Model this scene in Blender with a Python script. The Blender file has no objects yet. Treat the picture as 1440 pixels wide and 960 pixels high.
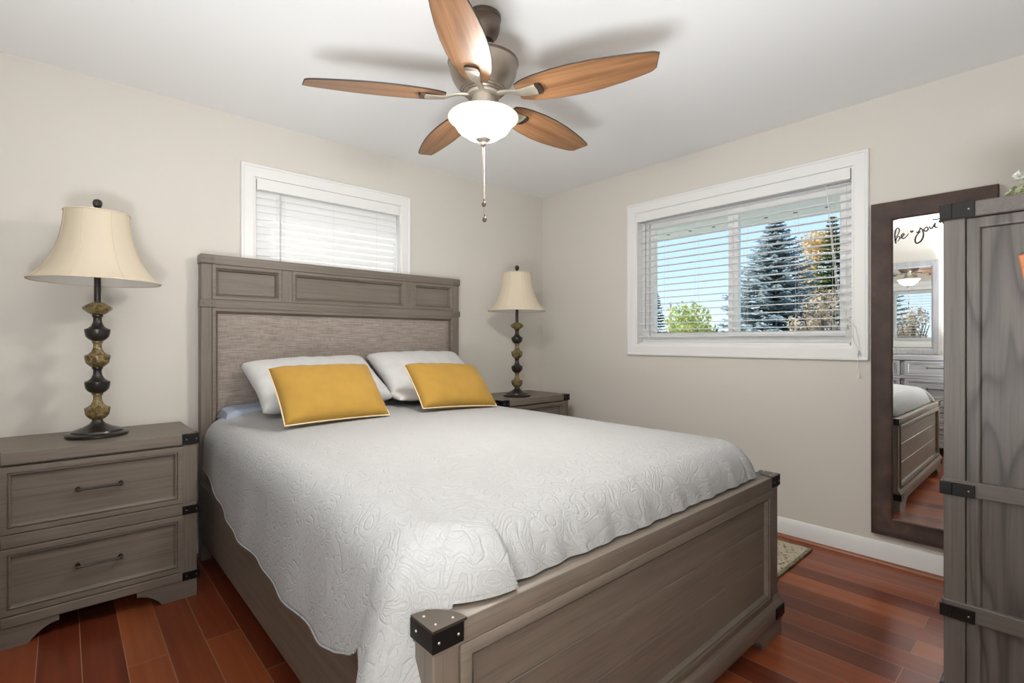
import bpy, bmesh, math, random
from mathutils import Vector, Matrix
random.seed(7)
PI = math.pi
S = bpy.context.scene
C = S.collection
# ------------------------------------------------------------------ camera, world, sun, exposure
CAM = Vector((-3.195, -3.157, 1.161)); YAW = math.radians(41.88)
cd = bpy.data.cameras.new('camera'); cam = bpy.data.objects.new('camera', cd); C.objects.link(cam)
cam.location = CAM; cam.rotation_euler = (PI/2, 0, -YAW)
cd.sensor_width = 36; cd.lens = 703.72/1440*36; cd.shift_y = -0.64/1440; cd.clip_start = 0.02; cd.clip_end = 300
S.camera = cam
S.view_settings.view_transform = 'Standard'; S.view_settings.look = 'None'
S.view_settings.exposure = 0.23; S.view_settings.gamma = 1; S.view_settings.use_curve_mapping = False
LAMP_STRENGTH = 138
FILL_POWER = 74  # strength of the added fill light
SKY_STRENGTH = 1.3
SUN_STRENGTH = 8.5
w = bpy.data.worlds.new('sky'); S.world = w; w.use_nodes = True
wn = w.node_tree.nodes; wl = w.node_tree.links; wn.clear()
wo = wn.new('ShaderNodeOutputWorld'); wb = wn.new('ShaderNodeBackground'); wr = wn.new('ShaderNodeValToRGB')
ws = wn.new('ShaderNodeSeparateXYZ'); wt = wn.new('ShaderNodeTexCoord')
wl.new(wt.outputs['Generated'], ws.inputs[0]); wl.new(ws.outputs['Z'], wr.inputs[0])
wl.new(wr.outputs[0], wb.inputs[0]); wl.new(wb.outputs[0], wo.inputs[0]); wb.inputs[1].default_value = SKY_STRENGTH
e = wr.color_ramp.elements
e[0].position = 0.0; e[0].color = (.72, .82, .93, 1)
e[1].position = 1.0; e[1].color = (.22, .42, .80, 1)
k = e.new(.12); k.color = (.50, .67, .93, 1)
k = e.new(.35); k.color = (.36, .56, .90, 1)
sl = bpy.data.lights.new('sun', 'SUN'); sl.energy = SUN_STRENGTH; sl.angle = math.radians(0.6); sl.color = (1, .95, .86)
so = bpy.data.objects.new('sun', sl); C.objects.link(so)
so.rotation_euler = Vector((.30, -.62, -.55)).to_track_quat('-Z', 'Y').to_euler()
cy = S.cycles
cy.max_bounces = 10; cy.diffuse_bounces = 5; cy.glossy_bounces = 5; cy.transmission_bounces = 6; cy.transparent_max_bounces = 12
cy.sample_clamp_indirect = 6
cy.use_denoising = True

# ------------------------------------------------------------------ materials
def new_mat(name, color=(.5, .5, .5), rough=.5, metal=0, spec=None):
    m = bpy.data.materials.new(name); m.use_nodes = True
    b = m.node_tree.nodes['Principled BSDF']
    b.inputs['Base Color'].default_value = (*color, 1); b.inputs['Roughness'].default_value = rough
    b.inputs['Metallic'].default_value = metal
    if spec is not None: b.inputs['Specular IOR Level'].default_value = spec
    return m
def N(m, t, **kw):
    n = m.node_tree.nodes.new(t)
    for a, v in kw.items(): setattr(n, a, v)
    return n
def L(m, a, b): m.node_tree.links.new(a, b)
def bsdf(m): return m.node_tree.nodes['Principled BSDF']
def coords(m, scale=(1, 1, 1), rot=(0, 0, 0), kind='Object'):
    t = N(m, 'ShaderNodeTexCoord'); mp = N(m, 'ShaderNodeMapping')
    mp.inputs['Scale'].default_value = scale; mp.inputs['Rotation'].default_value = rot
    L(m, t.outputs[kind], mp.inputs[0]); return mp.outputs[0]
def noise(m, vec, scale, detail=4, rough=.55, dist=0):
    n = N(m, 'ShaderNodeTexNoise'); n.inputs['Scale'].default_value = scale; n.inputs['Detail'].default_value = detail
    n.inputs['Roughness'].default_value = rough; n.inputs['Distortion'].default_value = dist
    if vec is not None: L(m, vec, n.inputs['Vector'])
    return n.outputs['Fac']
def ramp(m, fac, stops):
    r = N(m, 'ShaderNodeValToRGB'); els = r.color_ramp.elements
    els[0].position, els[0].color = stops[0][0], (*stops[0][1], 1)
    els[1].position, els[1].color = stops[-1][0], (*stops[-1][1], 1)
    for p, c in stops[1:-1]:
        q = els.new(p); q.color = (*c, 1)
    L(m, fac, r.inputs[0]); return r.outputs[0]
def mix(m, a, b, fac=.5, mode='MULTIPLY'):
    n = N(m, 'ShaderNodeMix', data_type='RGBA', blend_type=mode)
    if hasattr(fac, 'node'): L(m, fac, n.inputs[0])
    else: n.inputs[0].default_value = fac
    for s, v in ((6, a), (7, b)):
        if hasattr(v, 'node'): L(m, v, n.inputs[s])
        else: n.inputs[s].default_value = (*v, 1)
    return n.outputs[2]
def math_(m, op, a, b=None):
    n = N(m, 'ShaderNodeMath', operation=op)
    for s, v in ((0, a), (1, b)):
        if v is None: continue
        if hasattr(v, 'node'): L(m, v, n.inputs[s])
        else: n.inputs[s].default_value = v
    return n.outputs[0]
def bump(m, h, strength=.3, dist=.002):
    n = N(m, 'ShaderNodeBump'); n.inputs['Strength'].default_value = strength; n.inputs['Distance'].default_value = dist
    L(m, h, n.inputs['Height']); L(m, n.outputs[0], bsdf(m).inputs['Normal'])

def wood(name, dark, light, axis, rough=.45, cath=False):
    """Stained oak; the grain runs along axis 0, 1 or 2 of the object."""
    m = new_mat(name, light, rough)
    sc = [42, 42, 42]; sc[axis] = 1.3
    v = coords(m, sc)
    n1 = noise(m, v, 1.0, 6, .62, .35)
    sc2 = [150, 150, 150]; sc2[axis] = 4
    n2 = noise(m, coords(m, sc2), 1.0, 3, .6)
    big = noise(m, coords(m), 2.2, 2)
    f = math_(m, 'ADD', math_(m, 'MULTIPLY', n1, .65), math_(m, 'MULTIPLY', big, .35))
    col = ramp(m, f, [(.25, dark), (.5, [(a*.42+b*.58) for a, b in zip(dark, light)]), (.75, light)])
    if cath:
        sc3 = [6, 6, 6]; sc3[axis] = .75
        v3 = coords(m, sc3)
        nn = noise(m, v3, 1.0, 2, .4)
        ww = math_(m, 'FRACT', math_(m, 'MULTIPLY', nn, 12))
        st = ramp(m, ww, [(0, (.45, .43, .42)), (.22, (.9, .9, .9)), (.55, (1.12, 1.12, 1.12)), (.86, (1, 1, 1)), (1, (.5, .48, .47))])
        col = mix(m, col, st, .9)
    pores = ramp(m, n2, [(.36, (.55, .53, .51)), (.5, (1, 1, 1))])
    col = mix(m, col, pores, .40)
    L(m, col, bsdf(m).inputs['Base Color'])
    bump(m, n2, .15, .0006)
    return m
OAK_D, OAK_L = (.120, .096, .076), (.205, .170, .138)
WOODX = wood('grey_oak_across', OAK_D, OAK_L, 0); WOODY = wood('grey_oak_depth', OAK_D, OAK_L, 1); WOODZ = wood('grey_oak_upright', OAK_D, OAK_L, 2)
FOOTX, FOOTZ = WOODX, WOODZ
CHESTZ = wood('chest_oak_upright', (.066, .055, .049), (.128, .110, .099), 2, .5); CATH = wood('chest_oak_cathedral', (.062, .052, .047), (.122, .105, .096), 2, .5, cath=True)
CHESTY = wood('chest_oak_depth', (.064, .054, .048), (.126, .108, .098), 1, .5); CHESTX = wood('chest_oak_across', (.064, .054, .048), (.126, .108, .098), 0, .5)
DRESX = wood('dresser_oak_across', (.22, .215, .22), (.42, .415, .43), 0); DRESZ = wood('dresser_oak_upright', (.22, .215, .22), (.42, .415, .43), 2)
BLACKM = new_mat('black_iron', (.018, .017, .017), .42, .75)
BRONZE = new_mat('aged_bronze_bracket', (.10, .085, .07), .38, .85)
BRASSM = new_mat('bright_stud', (.55, .50, .42), .3, 1)
GUNM = new_mat('gunmetal_pull', (.045, .040, .037), .32, .8)
HEADBR = wood('headboard_bracket', (.105, .088, .072), (.165, .14, .115), 0, .35)
WALLM = new_mat('greige_paint', (.66, .625, .575), .85, spec=.2)
bump(WALLM, noise(WALLM, coords(WALLM), 260, 3), .05, .001)
CEILM = new_mat('ceiling_paint', (.87, .875, .88), .9, spec=.1)
WHITE = new_mat('white_trim_paint', (.80, .80, .79), .38)
VINYL = new_mat('white_vinyl', (.82, .82, .82), .35)
def slat_mat(name, tr):
    m = new_mat(name, (.92, .92, .92), .45)
    o = m.node_tree.nodes['Material Output']; t = N(m, 'ShaderNodeBsdfTranslucent'); t.inputs[0].default_value = (.92, .92, .90, 1)
    x = N(m, 'ShaderNodeMixShader'); x.inputs[0].default_value = tr
    L(m, bsdf(m).outputs[0], x.inputs[1]); L(m, t.outputs[0], x.inputs[2]); L(m, x.outputs[0], o.inputs[0]); return m
SLAT = slat_mat('backlit_white_slat', .11); SLAT_OPEN = slat_mat('open_white_slat', .08)
def glass_mat():
    m = bpy.data.materials.new('window_glass'); m.use_nodes = True; nt = m.node_tree; nt.nodes.clear()
    o = nt.nodes.new('ShaderNodeOutputMaterial'); t = nt.nodes.new('ShaderNodeBsdfTransparent'); g = nt.nodes.new('ShaderNodeBsdfGlossy')
    g.inputs['Roughness'].default_value = 0.02; t.inputs[0].default_value = (.96, .98, .97, 1)
    f = nt.nodes.new('ShaderNodeFresnel'); f.inputs[0].default_value = 1.08; x = nt.nodes.new('ShaderNodeMixShader')
    nt.links.new(f.outputs[0], x.inputs[0]); nt.links.new(t.outputs[0], x.inputs[1]); nt.links.new(g.outputs[0], x.inputs[2]); nt.links.new(x.outputs[0], o.inputs[0]); return m
GLASS = glass_mat()
MIRRORG = new_mat('silvered_glass', (.93, .94, .93), .0, 1)
CORD = new_mat('white_cord', (.78, .77, .75), .7)
GREYP = new_mat('grey_plastic', (.42, .42, .42), .5)

def floor_mat():
    m = new_mat('cherry_planks', (.2, .06, .03), .3, spec=.25)
    t = N(m, 'ShaderNodeTexCoord'); s = N(m, 'ShaderNodeSeparateXYZ'); c = N(m, 'ShaderNodeCombineXYZ')
    L(m, t.outputs['Object'], s.inputs[0]); L(m, s.outputs['Y'], c.inputs[0]); L(m, s.outputs['X'], c.inputs[1])
    b = N(m, 'ShaderNodeTexBrick'); b.offset = .37; b.offset_frequency = 2
    b.inputs['Color1'].default_value = (0, 0, 0, 1); b.inputs['Color2'].default_value = (1, 1, 1, 1); b.inputs['Mortar'].default_value = (.5, .5, .5, 1)
    b.inputs['Scale'].default_value = 1; b.inputs['Mortar Size'].default_value = .0016; b.inputs['Mortar Smooth'].default_value = .2
    b.inputs['Brick Width'].default_value = .92; b.inputs['Row Height'].default_value = .121
    L(m, c.outputs[0], b.inputs['Vector'])
    per = b.outputs['Color']
    g = noise(m, coords(m, (30, 1.6, 30)), 1, 6, .6, .6)
    g2 = noise(m, coords(m, (5, .9, 5)), 1, 3, .5, .8)
    f = math_(m, 'ADD', math_(m, 'MULTIPLY', per, .40), math_(m, 'ADD', math_(m, 'MULTIPLY', g, .35), math_(m, 'MULTIPLY', g2, .30)))
    col = ramp(m, f, [(.22, (.070, .014, .006)), (.42, (.155, .033, .013)), (.62, (.245, .060, .021)), (.85, (.38, .115, .042))])
    col = mix(m, col, (.30, .16, .10), b.outputs['Fac'], 'MIX')
    L(m, col, bsdf(m).inputs['Base Color'])
    rip = noise(m, coords(m, (14, 5, 14)), 1, 2, .5)
    h = math_(m, 'SUBTRACT', math_(m, 'ADD', math_(m, 'MULTIPLY', rip, 1.0), math_(m, 'MULTIPLY', g, .15)), math_(m, 'MULTIPLY', b.outputs['Fac'], .6))
    bump(m, h, .35, .004)
    bsdf(m).inputs['Coat Weight'].default_value = .12; bsdf(m).inputs['Coat Roughness'].default_value = .15
    return m
FLOORM = floor_mat()
SHOEM = wood('cherry_shoe', (.20, .06, .025), (.34, .12, .05), 1, .3)

def quilt_mat():
    m = new_mat('quilted_cotton', (.40, .40, .40), .88, spec=.2)
    v = coords(m)
    wv = N(m, 'ShaderNodeTexNoise'); wv.inputs['Scale'].default_value = 5; wv.inputs['Detail'].default_value = 1; L(m, v, wv.inputs['Vector'])
    off = N(m, 'ShaderNodeVectorMath', operation='SCALE'); off.inputs['Scale'].default_value = .11; L(m, wv.outputs['Color'], off.inputs[0])
    ad = N(m, 'ShaderNodeVectorMath', operation='ADD'); L(m, v, ad.inputs[0]); L(m, off.outputs[0], ad.inputs[1])
    def vor(scale, feat, rnd=.9):
        vo = N(m, 'ShaderNodeTexVoronoi'); vo.feature = feat; vo.inputs['Scale'].default_value = scale; vo.inputs['Randomness'].default_value = rnd; L(m, ad.outputs[0], vo.inputs['Vector'])
        return vo.outputs['Distance']
    def line(x, wd_):      # stitched groove where x is near zero
        n = N(m, 'ShaderNodeMapRange'); n.interpolation_type = 'SMOOTHSTEP'; n.inputs['From Max'].default_value = wd_; L(m, x, n.inputs['Value']); return n.outputs[0]
    nz = noise(m, ad.outputs[0], 9.5, 1.0, .5, .7)
    cont = math_(m, 'ABSOLUTE', math_(m, 'SINE', math_(m, 'MULTIPLY', nz, 44)))
    nz2 = noise(m, v, 21, .6, .5, 1.4)
    cont2 = math_(m, 'ABSOLUTE', math_(m, 'SINE', math_(m, 'MULTIPLY', nz2, 24)))
    d1 = vor(8.5, 'F1'); ring = math_(m, 'ABSOLUTE', math_(m, 'SINE', math_(m, 'MULTIPLY', d1, 19)))
    inner = N(m, 'ShaderNodeMapRange'); inner.inputs['From Min'].default_value = .30; inner.inputs['From Max'].default_value = .40; L(m, d1, inner.inputs['Value'])
    h = N(m, 'ShaderNodeMix'); L(m, inner.outputs[0], h.inputs[0]); L(m, line(ring, .6), h.inputs[2]); L(m, line(cont, .6), h.inputs[3])
    h = math_(m, 'ADD', math_(m, 'MULTIPLY', h.outputs[0], .8), math_(m, 'MULTIPLY', line(cont2, .7), .4))
    h = math_(m, 'ADD', h, math_(m, 'MULTIPLY', noise(m, v, 120, 2), .35))
    bump(m, h, .52, .0042)
    return m
QUILTM = quilt_mat()
def cloth(name, color, scale=420, bs=.2, rough=.9, sheen=0):
    m = new_mat(name, color, rough, spec=.15)
    n = noise(m, coords(m), scale, 2); n2 = noise(m, coords(m), 14, 3)
    col = mix(m, color, ramp(m, n2, [(.3, (.90, .90, .90)), (.7, (1, 1, 1))]), 1.0)
    L(m, col, bsdf(m).inputs['Base Color'])
    bump(m, math_(m, 'ADD', math_(m, 'MULTIPLY', n, .25), n2), bs, .003)
    if sheen: bsdf(m).inputs['Sheen Weight'].default_value = sheen; bsdf(m).inputs['Sheen Roughness'].default_value = .4
    return m
SHAMM = cloth('pale_grey_cotton', (.62, .615, .61), 300, .35)
PINKM = cloth('off_white_cotton', (.70, .66, .64), 300, .2)
SHEETM = cloth('blue_grey_sheet', (.34, .38, .47), 400, .3)
MATTM = cloth('mattress_ticking', (.60, .60, .60), 300, .1)
YELLM = cloth('mustard_velvet', (.38, .222, .045), 500, .5, .85, .15)
PIPEM = cloth('cream_piping', (.72, .60, .40), 500, .1)
def linen():
    m = new_mat('taupe_linen', (.3, .26, .23), .9, spec=.1)
    a = noise(m, coords(m, (14, 14, 420)), 1, 3); b = noise(m, coords(m, (420, 20, 20)), 1, 2)
    f = math_(m, 'ADD', math_(m, 'MULTIPLY', a, .65), math_(m, 'MULTIPLY', b, .35))
    L(m, ramp(m, f, [(.36, (.185, .150, .128)), (.5, (.275, .232, .205)), (.64, (.38, .33, .295))]), bsdf(m).inputs['Base Color'])
    bump(m, f, .25, .001); return m
LINEN = linen()
def shade_mat():
    m = new_mat('cream_shade_fabric', (.76, .67, .53), .85, spec=.1)
    o = m.node_tree.nodes['Material Output']; t = N(m, 'ShaderNodeBsdfTranslucent'); t.inputs[0].default_value = (.80, .70, .55, 1)
    x = N(m, 'ShaderNodeMixShader'); x.inputs[0].default_value = .22
    bump(m, noise(m, coords(m), 500, 2), .15, .001)
    L(m, bsdf(m).outputs[0], x.inputs[1]); L(m, t.outputs[0], x.inputs[2]); L(m, x.outputs[0], o.inputs[0]); return m
SHADEM = shade_mat()
SEAMM = new_mat('shade_braid', (.66, .56, .42), .9)
LINERM = new_mat('white_shade_lining', (.84, .81, .76), .9)
DARKBEAD = new_mat('dark_bronze_turning', (.030, .025, .022), .28, .3)
def marble():
    m = new_mat('brown_crackle_glaze', (.2, .13, .05), .25)
    n = noise(m, coords(m), 38, 5, .65, 1.2)
    L(m, ramp(m, n, [(.34, (.05, .037, .016)), (.48, (.14, .095, .034)), (.58, (.25, .19, .085)), (.7, (.12, .09, .04))]), bsdf(m).inputs['Base Color']); return m
GLAZE = marble()
def nickel(name, c, r):
    m = new_mat(name, c, r, .85); return m
FANMET = nickel('brushed_bronze_nickel', (.33, .28, .235), .38)
FANDARK = nickel('dark_bronze_trim', (.10, .075, .06), .4)
FANCAN = nickel('canopy_bronze', (.15, .115, .095), .42)
IRONM = new_mat('blade_arm_champagne', (.50, .45, .38), .42, .55)
def blade_mat():
    m = new_mat('walnut_blade', (.3, .15, .07), .4)
    v = coords(m, (1.3, 24, 24))
    n = noise(m, v, 1, 6, .6, .4)
    L(m, ramp(m, n, [(.34, (.15, .066, .026)), (.5, (.25, .122, .055)), (.66, (.36, .19, .09))]), bsdf(m).inputs['Base Color']); return m
BLADEM = blade_mat()
BLADEE = new_mat('dark_blade_edge', (.035, .025, .02), .45)
def bowl_mat():
    m = bpy.data.materials.new('lit_opal_glass'); m.use_nodes = True; b = bsdf(m)
    b.inputs['Base Color'].default_value = (.9, .88, .82, 1); b.inputs['Roughness'].default_value = .25
    b.inputs['Emission Color'].default_value = (1, .96, .90, 1); b.inputs['Emission Strength'].default_value = LAMP_STRENGTH
    return m
BOWLM = bowl_mat()
def rim_mat():
    m = bpy.data.materials.new('opal_glass_rim'); m.use_nodes = True; b = bsdf(m)
    b.inputs['Base Color'].default_value = (.9, .86, .76, 1); b.inputs['Roughness'].default_value = .25
    b.inputs['Emission Color'].default_value = (1, .91, .76, 1); b.inputs['Emission Strength'].default_value = .35
    return m
RIMM = rim_mat()
def mirror_frame_mat():
    m = new_mat('espresso_frame', (.06, .035, .028), .5, spec=.3)
    n = noise(m, coords(m), 9, 5, .6)
    L(m, ramp(m, n, [(.3, (.040, .024, .020)), (.6, (.075, .044, .035)), (.78, (.13, .075, .05))]), bsdf(m).inputs['Base Color']); return m
MFRAME = mirror_frame_mat()
INK = new_mat('black_vinyl_lettering', (.02, .018, .016), .6)
ORANGEW = wood('orange_stained_wood', (.36, .10, .03), (.60, .22, .08), 0, .5)

# ------------------------------------------------------------------ mesh builder
class MB:
    def __init__(s): s.v = []; s.f = []
    def add(s, vs, fs):
        o = len(s.v); s.v += [tuple(v) for v in vs]; s.f += [tuple(i+o for i in f) for f in fs]; return s
    def box(s, x0, x1, y0, y1, z0, z1, bev=.002, seg=1):
        bm = bmesh.new(); bmesh.ops.create_cube(bm, size=1)
        for v in bm.verts: v.co = Vector(((x0+x1)/2+v.co.x*(x1-x0), (y0+y1)/2+v.co.y*(y1-y0), (z0+z1)/2+v.co.z*(z1-z0)))
        if bev: bmesh.ops.bevel(bm, geom=bm.edges[:], offset=bev, segments=seg, affect='EDGES', profile=.5)
        bm.verts.ensure_lookup_table(); bm.verts.index_update()
        s.add([v.co[:] for v in bm.verts], [[v.index for v in f.verts] for f in bm.faces]); bm.free(); return s
    def lathe(s, prof, c=(0, 0, 0), seg=40, cap=True, rfun=None):
        vs = []; fs = []; n = len(prof)
        for r, z in prof:
            for k in range(seg):
                a = 2*PI*k/seg; rr = r*(rfun(a) if rfun else 1)
                vs.append((c[0]+rr*math.cos(a), c[1]+rr*math.sin(a), c[2]+z))
        for i in range(n-1):
            for k in range(seg):
                k2 = (k+1) % seg; fs.append((i*seg+k, i*seg+k2, (i+1)*seg+k2, (i+1)*seg+k))
        if cap: fs.append(tuple(range(seg))[::-1]); fs.append(tuple((n-1)*seg+k for k in range(seg)))
        return s.add(vs, fs)
    def tube(s, pts, r, seg=8, closed=False, flat=None):
        pts = [Vector(p) for p in pts]; n = len(pts); vs = []; fs = []
        rr = r if isinstance(r, (list, tuple)) else [r]*n
        up = None
        for i, p in enumerate(pts):
            a = pts[(i-1) % n] if (closed or i > 0) else p; b = pts[(i+1) % n] if (closed or i < n-1) else p
            t = (b-a).normalized() if (b-a).length > 1e-9 else Vector((0, 0, 1))
            if up is None: up = Vector((0, 0, 1)) if abs(t.z) < .9 else Vector((1, 0, 0))
            x = t.cross(up)
            if x.length < 1e-6: x = t.orthogonal()
            x.normalize(); y = x.cross(t).normalized(); up = y
            for k in range(seg):
                q = 2*PI*k/seg; vs.append(p + x*math.cos(q)*rr[i] + y*math.sin(q)*rr[i]*(flat or 1))
        m = n if closed else n-1
        for i in range(m):
            for k in range(seg):
                k2 = (k+1) % seg; j = (i+1) % n
                fs.append((i*seg+k, i*seg+k2, j*seg+k2, j*seg+k))
        if not closed: fs.append(tuple(range(seg))[::-1]); fs.append(tuple((n-1)*seg+k for k in range(seg)))
        return s.add(vs, fs)
    def prism(s, poly, P, h0, h1):
        n = len(poly); vs = [P(a, b, h0) for a, b in poly]+[P(a, b, h1) for a, b in poly]
        fs = [tuple(range(n)), tuple(range(2*n-1, n-1, -1))]+[(i, (i+1) % n, n+(i+1) % n, n+i) for i in range(n)]
        return s.add(vs, fs)
    def frame(s, P, a0, a1, b0, b1, prof, fill=False):
        """mitred frame: prof is a list of (inset, height)"""
        vs = []; fs = []; n = len(prof)
        for i, h in prof: vs += [P(a0+i, b0+i, h), P(a1-i, b0+i, h), P(a1-i, b1-i, h), P(a0+i, b1-i, h)]
        for k in range(n-1):
            for q in range(4): q2 = (q+1) % 4; fs.append((k*4+q, k*4+q2, k*4+4+q2, k*4+4+q))
        if fill: fs.append(tuple((n-1)*4+q for q in range(4)))
        else:
            for q in range(4): q2 = (q+1) % 4; fs.append(((n-1)*4+q, (n-1)*4+q2, q2, q))
        return s.add(vs, fs)
    def grid(s, fn, nu, nv):
        vs = [fn(i/nu, j/nv) for j in range(nv+1) for i in range(nu+1)]
        fs = [(j*(nu+1)+i, j*(nu+1)+i+1, (j+1)*(nu+1)+i+1, (j+1)*(nu+1)+i) for j in range(nv) for i in range(nu)]
        return s.add(vs, fs)
    def pieces(s):
        par = list(range(len(s.v)))
        def find(i):
            while par[i] != i: par[i] = par[par[i]]; i = par[i]
            return i
        for f in s.f:
            for i in f[1:]: par[find(i)] = find(f[0])
        groups = {}
        for f in s.f: groups.setdefault(find(f[0]), []).append(f)
        out = []
        for fs in groups.values():
            idx = {}; b = MB()
            for f in fs:
                for i in f:
                    if i not in idx: idx[i] = len(b.v); b.v.append(s.v[i])
                b.f.append(tuple(idx[i] for i in f))
            out.append(b)
        return out
    def each(s, name, m, parent=None, **kw):
        return [q.build(name, m, parent, **kw) for q in s.pieces()]
    def build(s, name, m, parent=None, local=False, angle=35, origin=None, fix=True):
        me = bpy.data.meshes.new(name)
        vs = [Vector(v) for v in s.v]
        if parent is None:
            if origin is None:
                xs = [v.x for v in vs]; ys = [v.y for v in vs]; zs = [v.z for v in vs]
                origin = Vector(((min(xs)+max(xs))/2, (min(ys)+max(ys))/2, min(zs)))
            off = Vector(origin)
        else:
            off = Vector((0, 0, 0)); q = parent
            if not local:
                while q is not None: off += q.location; q = q.parent
        me.from_pydata([tuple(v-off) for v in vs], [], s.f); me.update()
        if fix:
            bm = bmesh.new(); bm.from_mesh(me); bmesh.ops.recalc_face_normals(bm, faces=bm.faces[:]); bm.to_mesh(me); bm.free()
        me.polygons.foreach_set('use_smooth', [True]*len(me.polygons))
        me.set_sharp_from_angle(angle=math.radians(angle))
        me.materials.append(m)
        o = bpy.data.objects.new(name, me); C.objects.link(o)
        if parent is None: o.location = off
        else: o.parent = parent
        return o
def tag(o, label, cat, group=None, kind=None):
    if label: o['label'] = label
    if cat: o['category'] = cat
    if group: o['group'] = group
    if kind: o['kind'] = kind
    return o
def empty(name, loc, label, cat, group=None, rz=0):
    o = bpy.data.objects.new(name, None); C.objects.link(o); o.location = loc; o.rotation_euler = (0, 0, rz); o.empty_display_size = .1
    return tag(o, label, cat, group)
def structure(o): o['kind'] = 'structure'; return o
def copy_tree(o, parent=None):
    c = o.copy(); C.objects.link(c); c.parent = parent
    for ch in list(o.children): copy_tree(ch, c)
    return c

# ------------------------------------------------------------------ room shell
H = 2.44; XL = -3.93; YF = -3.30; T = .14
def shell(name, m, *boxes):
    b = MB()
    for q in boxes: b.box(*q, bev=0)
    return structure(b.build(name, m, origin=(0, 0, 0)))
shell('floor', FLOORM, (XL-T, T, YF-T, T, -.12, 0))
shell('ceiling', CEILM, (XL-T, T, YF-T, T, H, H+.14))
W1 = (-2.375, -1.418, 1.125, 2.115)      # opening in the headboard wall  x0 x1 z0 z1
W2 = (-2.375, -.985, 1.125, 2.115)       # opening in the window wall     y0 y1 z0 z1
shell('wall_back', WALLM, (XL-T, W1[0], 0, T, 0, H), (W1[1], T, 0, T, 0, H), (W1[0], W1[1], 0, T, 0, W1[2]), (W1[0], W1[1], 0, T, W1[3], H))
shell('wall_right', WALLM, (0, T, YF-T, W2[0], 0, H), (0, T, W2[1], 0, 0, H), (0, T, W2[0], W2[1], 0, W2[2]), (0, T, W2[0], W2[1], W2[3], H))
shell('wall_left', WALLM, (XL-T, XL, YF-T, 0, 0, H))
shell('wall_front', WALLM, (XL, 0, YF-T, YF, 0, H))

def Pback(a, b, h): return (a, -h, b)         # on the headboard wall, h into the room
def Pright(a, b, h): return (-h, a, b)        # on the window wall
def baseboard(name, P, a0, a1):
    prof = [(0, 0), (.016, 0), (.016, .082), (.012, .092), (.010, .104), (.006, .111), (0, .111)]
    b = MB(); n = len(prof)
    b.add([P(a0, z, h) for h, z in prof]+[P(a1, z, h) for h, z in prof], [(i, (i+1) % n, n+(i+1) % n, n+i) for i in range(n)]+[tuple(range(n)), tuple(range(n, 2*n))])
    o = structure(b.build(name, WHITE, origin=(0, 0, 0)))
    q = [(.016, 0)]+[(.016+.018*math.cos(t*PI/10), .019*math.sin(t*PI/10)) for t in range(6)]
    b = MB(); n = len(q)
    b.add([P(a0, z, h) for h, z in q]+[P(a1, z, h) for h, z in q], [(i, (i+1) % n, n+(i+1) % n, n+i) for i in range(n)]+[tuple(range(n)), tuple(range(n, 2*n))])
    b.build('shoe_moulding', SHOEM, o)
    return o
baseboard('baseboard_right', Pright, YF, 0)
baseboard('baseboard_back', Pback, XL, -.035)
baseboard('baseboard_left', lambda a, b, h: (XL+h, a, b), YF, -.035)
baseboard('baseboard_front', lambda a, b, h: (a, YF+h, b), XL+.035, -.035)

# ------------------------------------------------------------------ windows
CASE = [(0, 0), (0, .016), (.003, .019), (.014, .019), (.018, .015), (.060, .015), (.068, .012), (.072, .006), (.072, -.003), (.068, -.10), (0, -.02)]
def window(name, P, o, panes):
    a0, a1, b0, b1 = o
    r = MB(); prof = [(0, -.001), (0, .016), (.004, .020), (.014, .020), (.018, .016), (.062, .016), (.072, .011), (.074, -.001)]
    r.frame(P, a0-.069, a1+.069, b0-.069, b1+.069, prof)
    root = structure(r.build(name, WHITE, origin=(0, 0, 0)))
    j = MB(); j.frame(P, a0-.004, a1+.004, b0-.004, b1+.004, [(0, .004), (.016, .004), (.016, -.135), (0, -.135)]); j.build('jamb', WHITE, root)
    f = MB(); f.frame(P, a0+.010, a1-.010, b0+.010, b1-.010, [(0, -.075), (.05, -.075), (.055, -.08), (.055, -.125), (0, -.125)]); f.build('window_frame', VINYL, root)
    for ip, (pa0, pa1, pb0, pb1) in enumerate(panes):
        P0 = P; P = (lambda Q, dd: lambda a, b, h: Q(a, b, h-dd))(P0, .010*ip)
        s = MB(); s.frame(P, pa0-.055, pa1+.055, pb0-.045, pb1+.035, [(0, -.070), (.028, -.070), (.033, -.078), (.033, -.112), (0, -.112)])
        s.prism([(pa0-.05, pb1+.018), (pa1+.05, pb1+.018), (pa1+.05, b1-.05), (pa0-.05, b1-.05)], P, -.072, -.112)
        sh = s.build('sash', VINYL, root)
        g = MB(); g.prism([(pa0-.03, pb0-.02), (pa1+.03, pb0-.02), (pa1+.03, pb1+.012), (pa0-.03, pb1+.012)], P, -.088, -.092); g.build('glass', GLASS, sh); P = P0
    return root
window('window_1', Pback, W1, [(-2.28, -1.51, 1.23, 1.985)])
window('window_2', Pright, W2, [(-2.265, -1.708, 1.235, 1.985), (-1.656, -1.114, 1.235, 1.985)])

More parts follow.
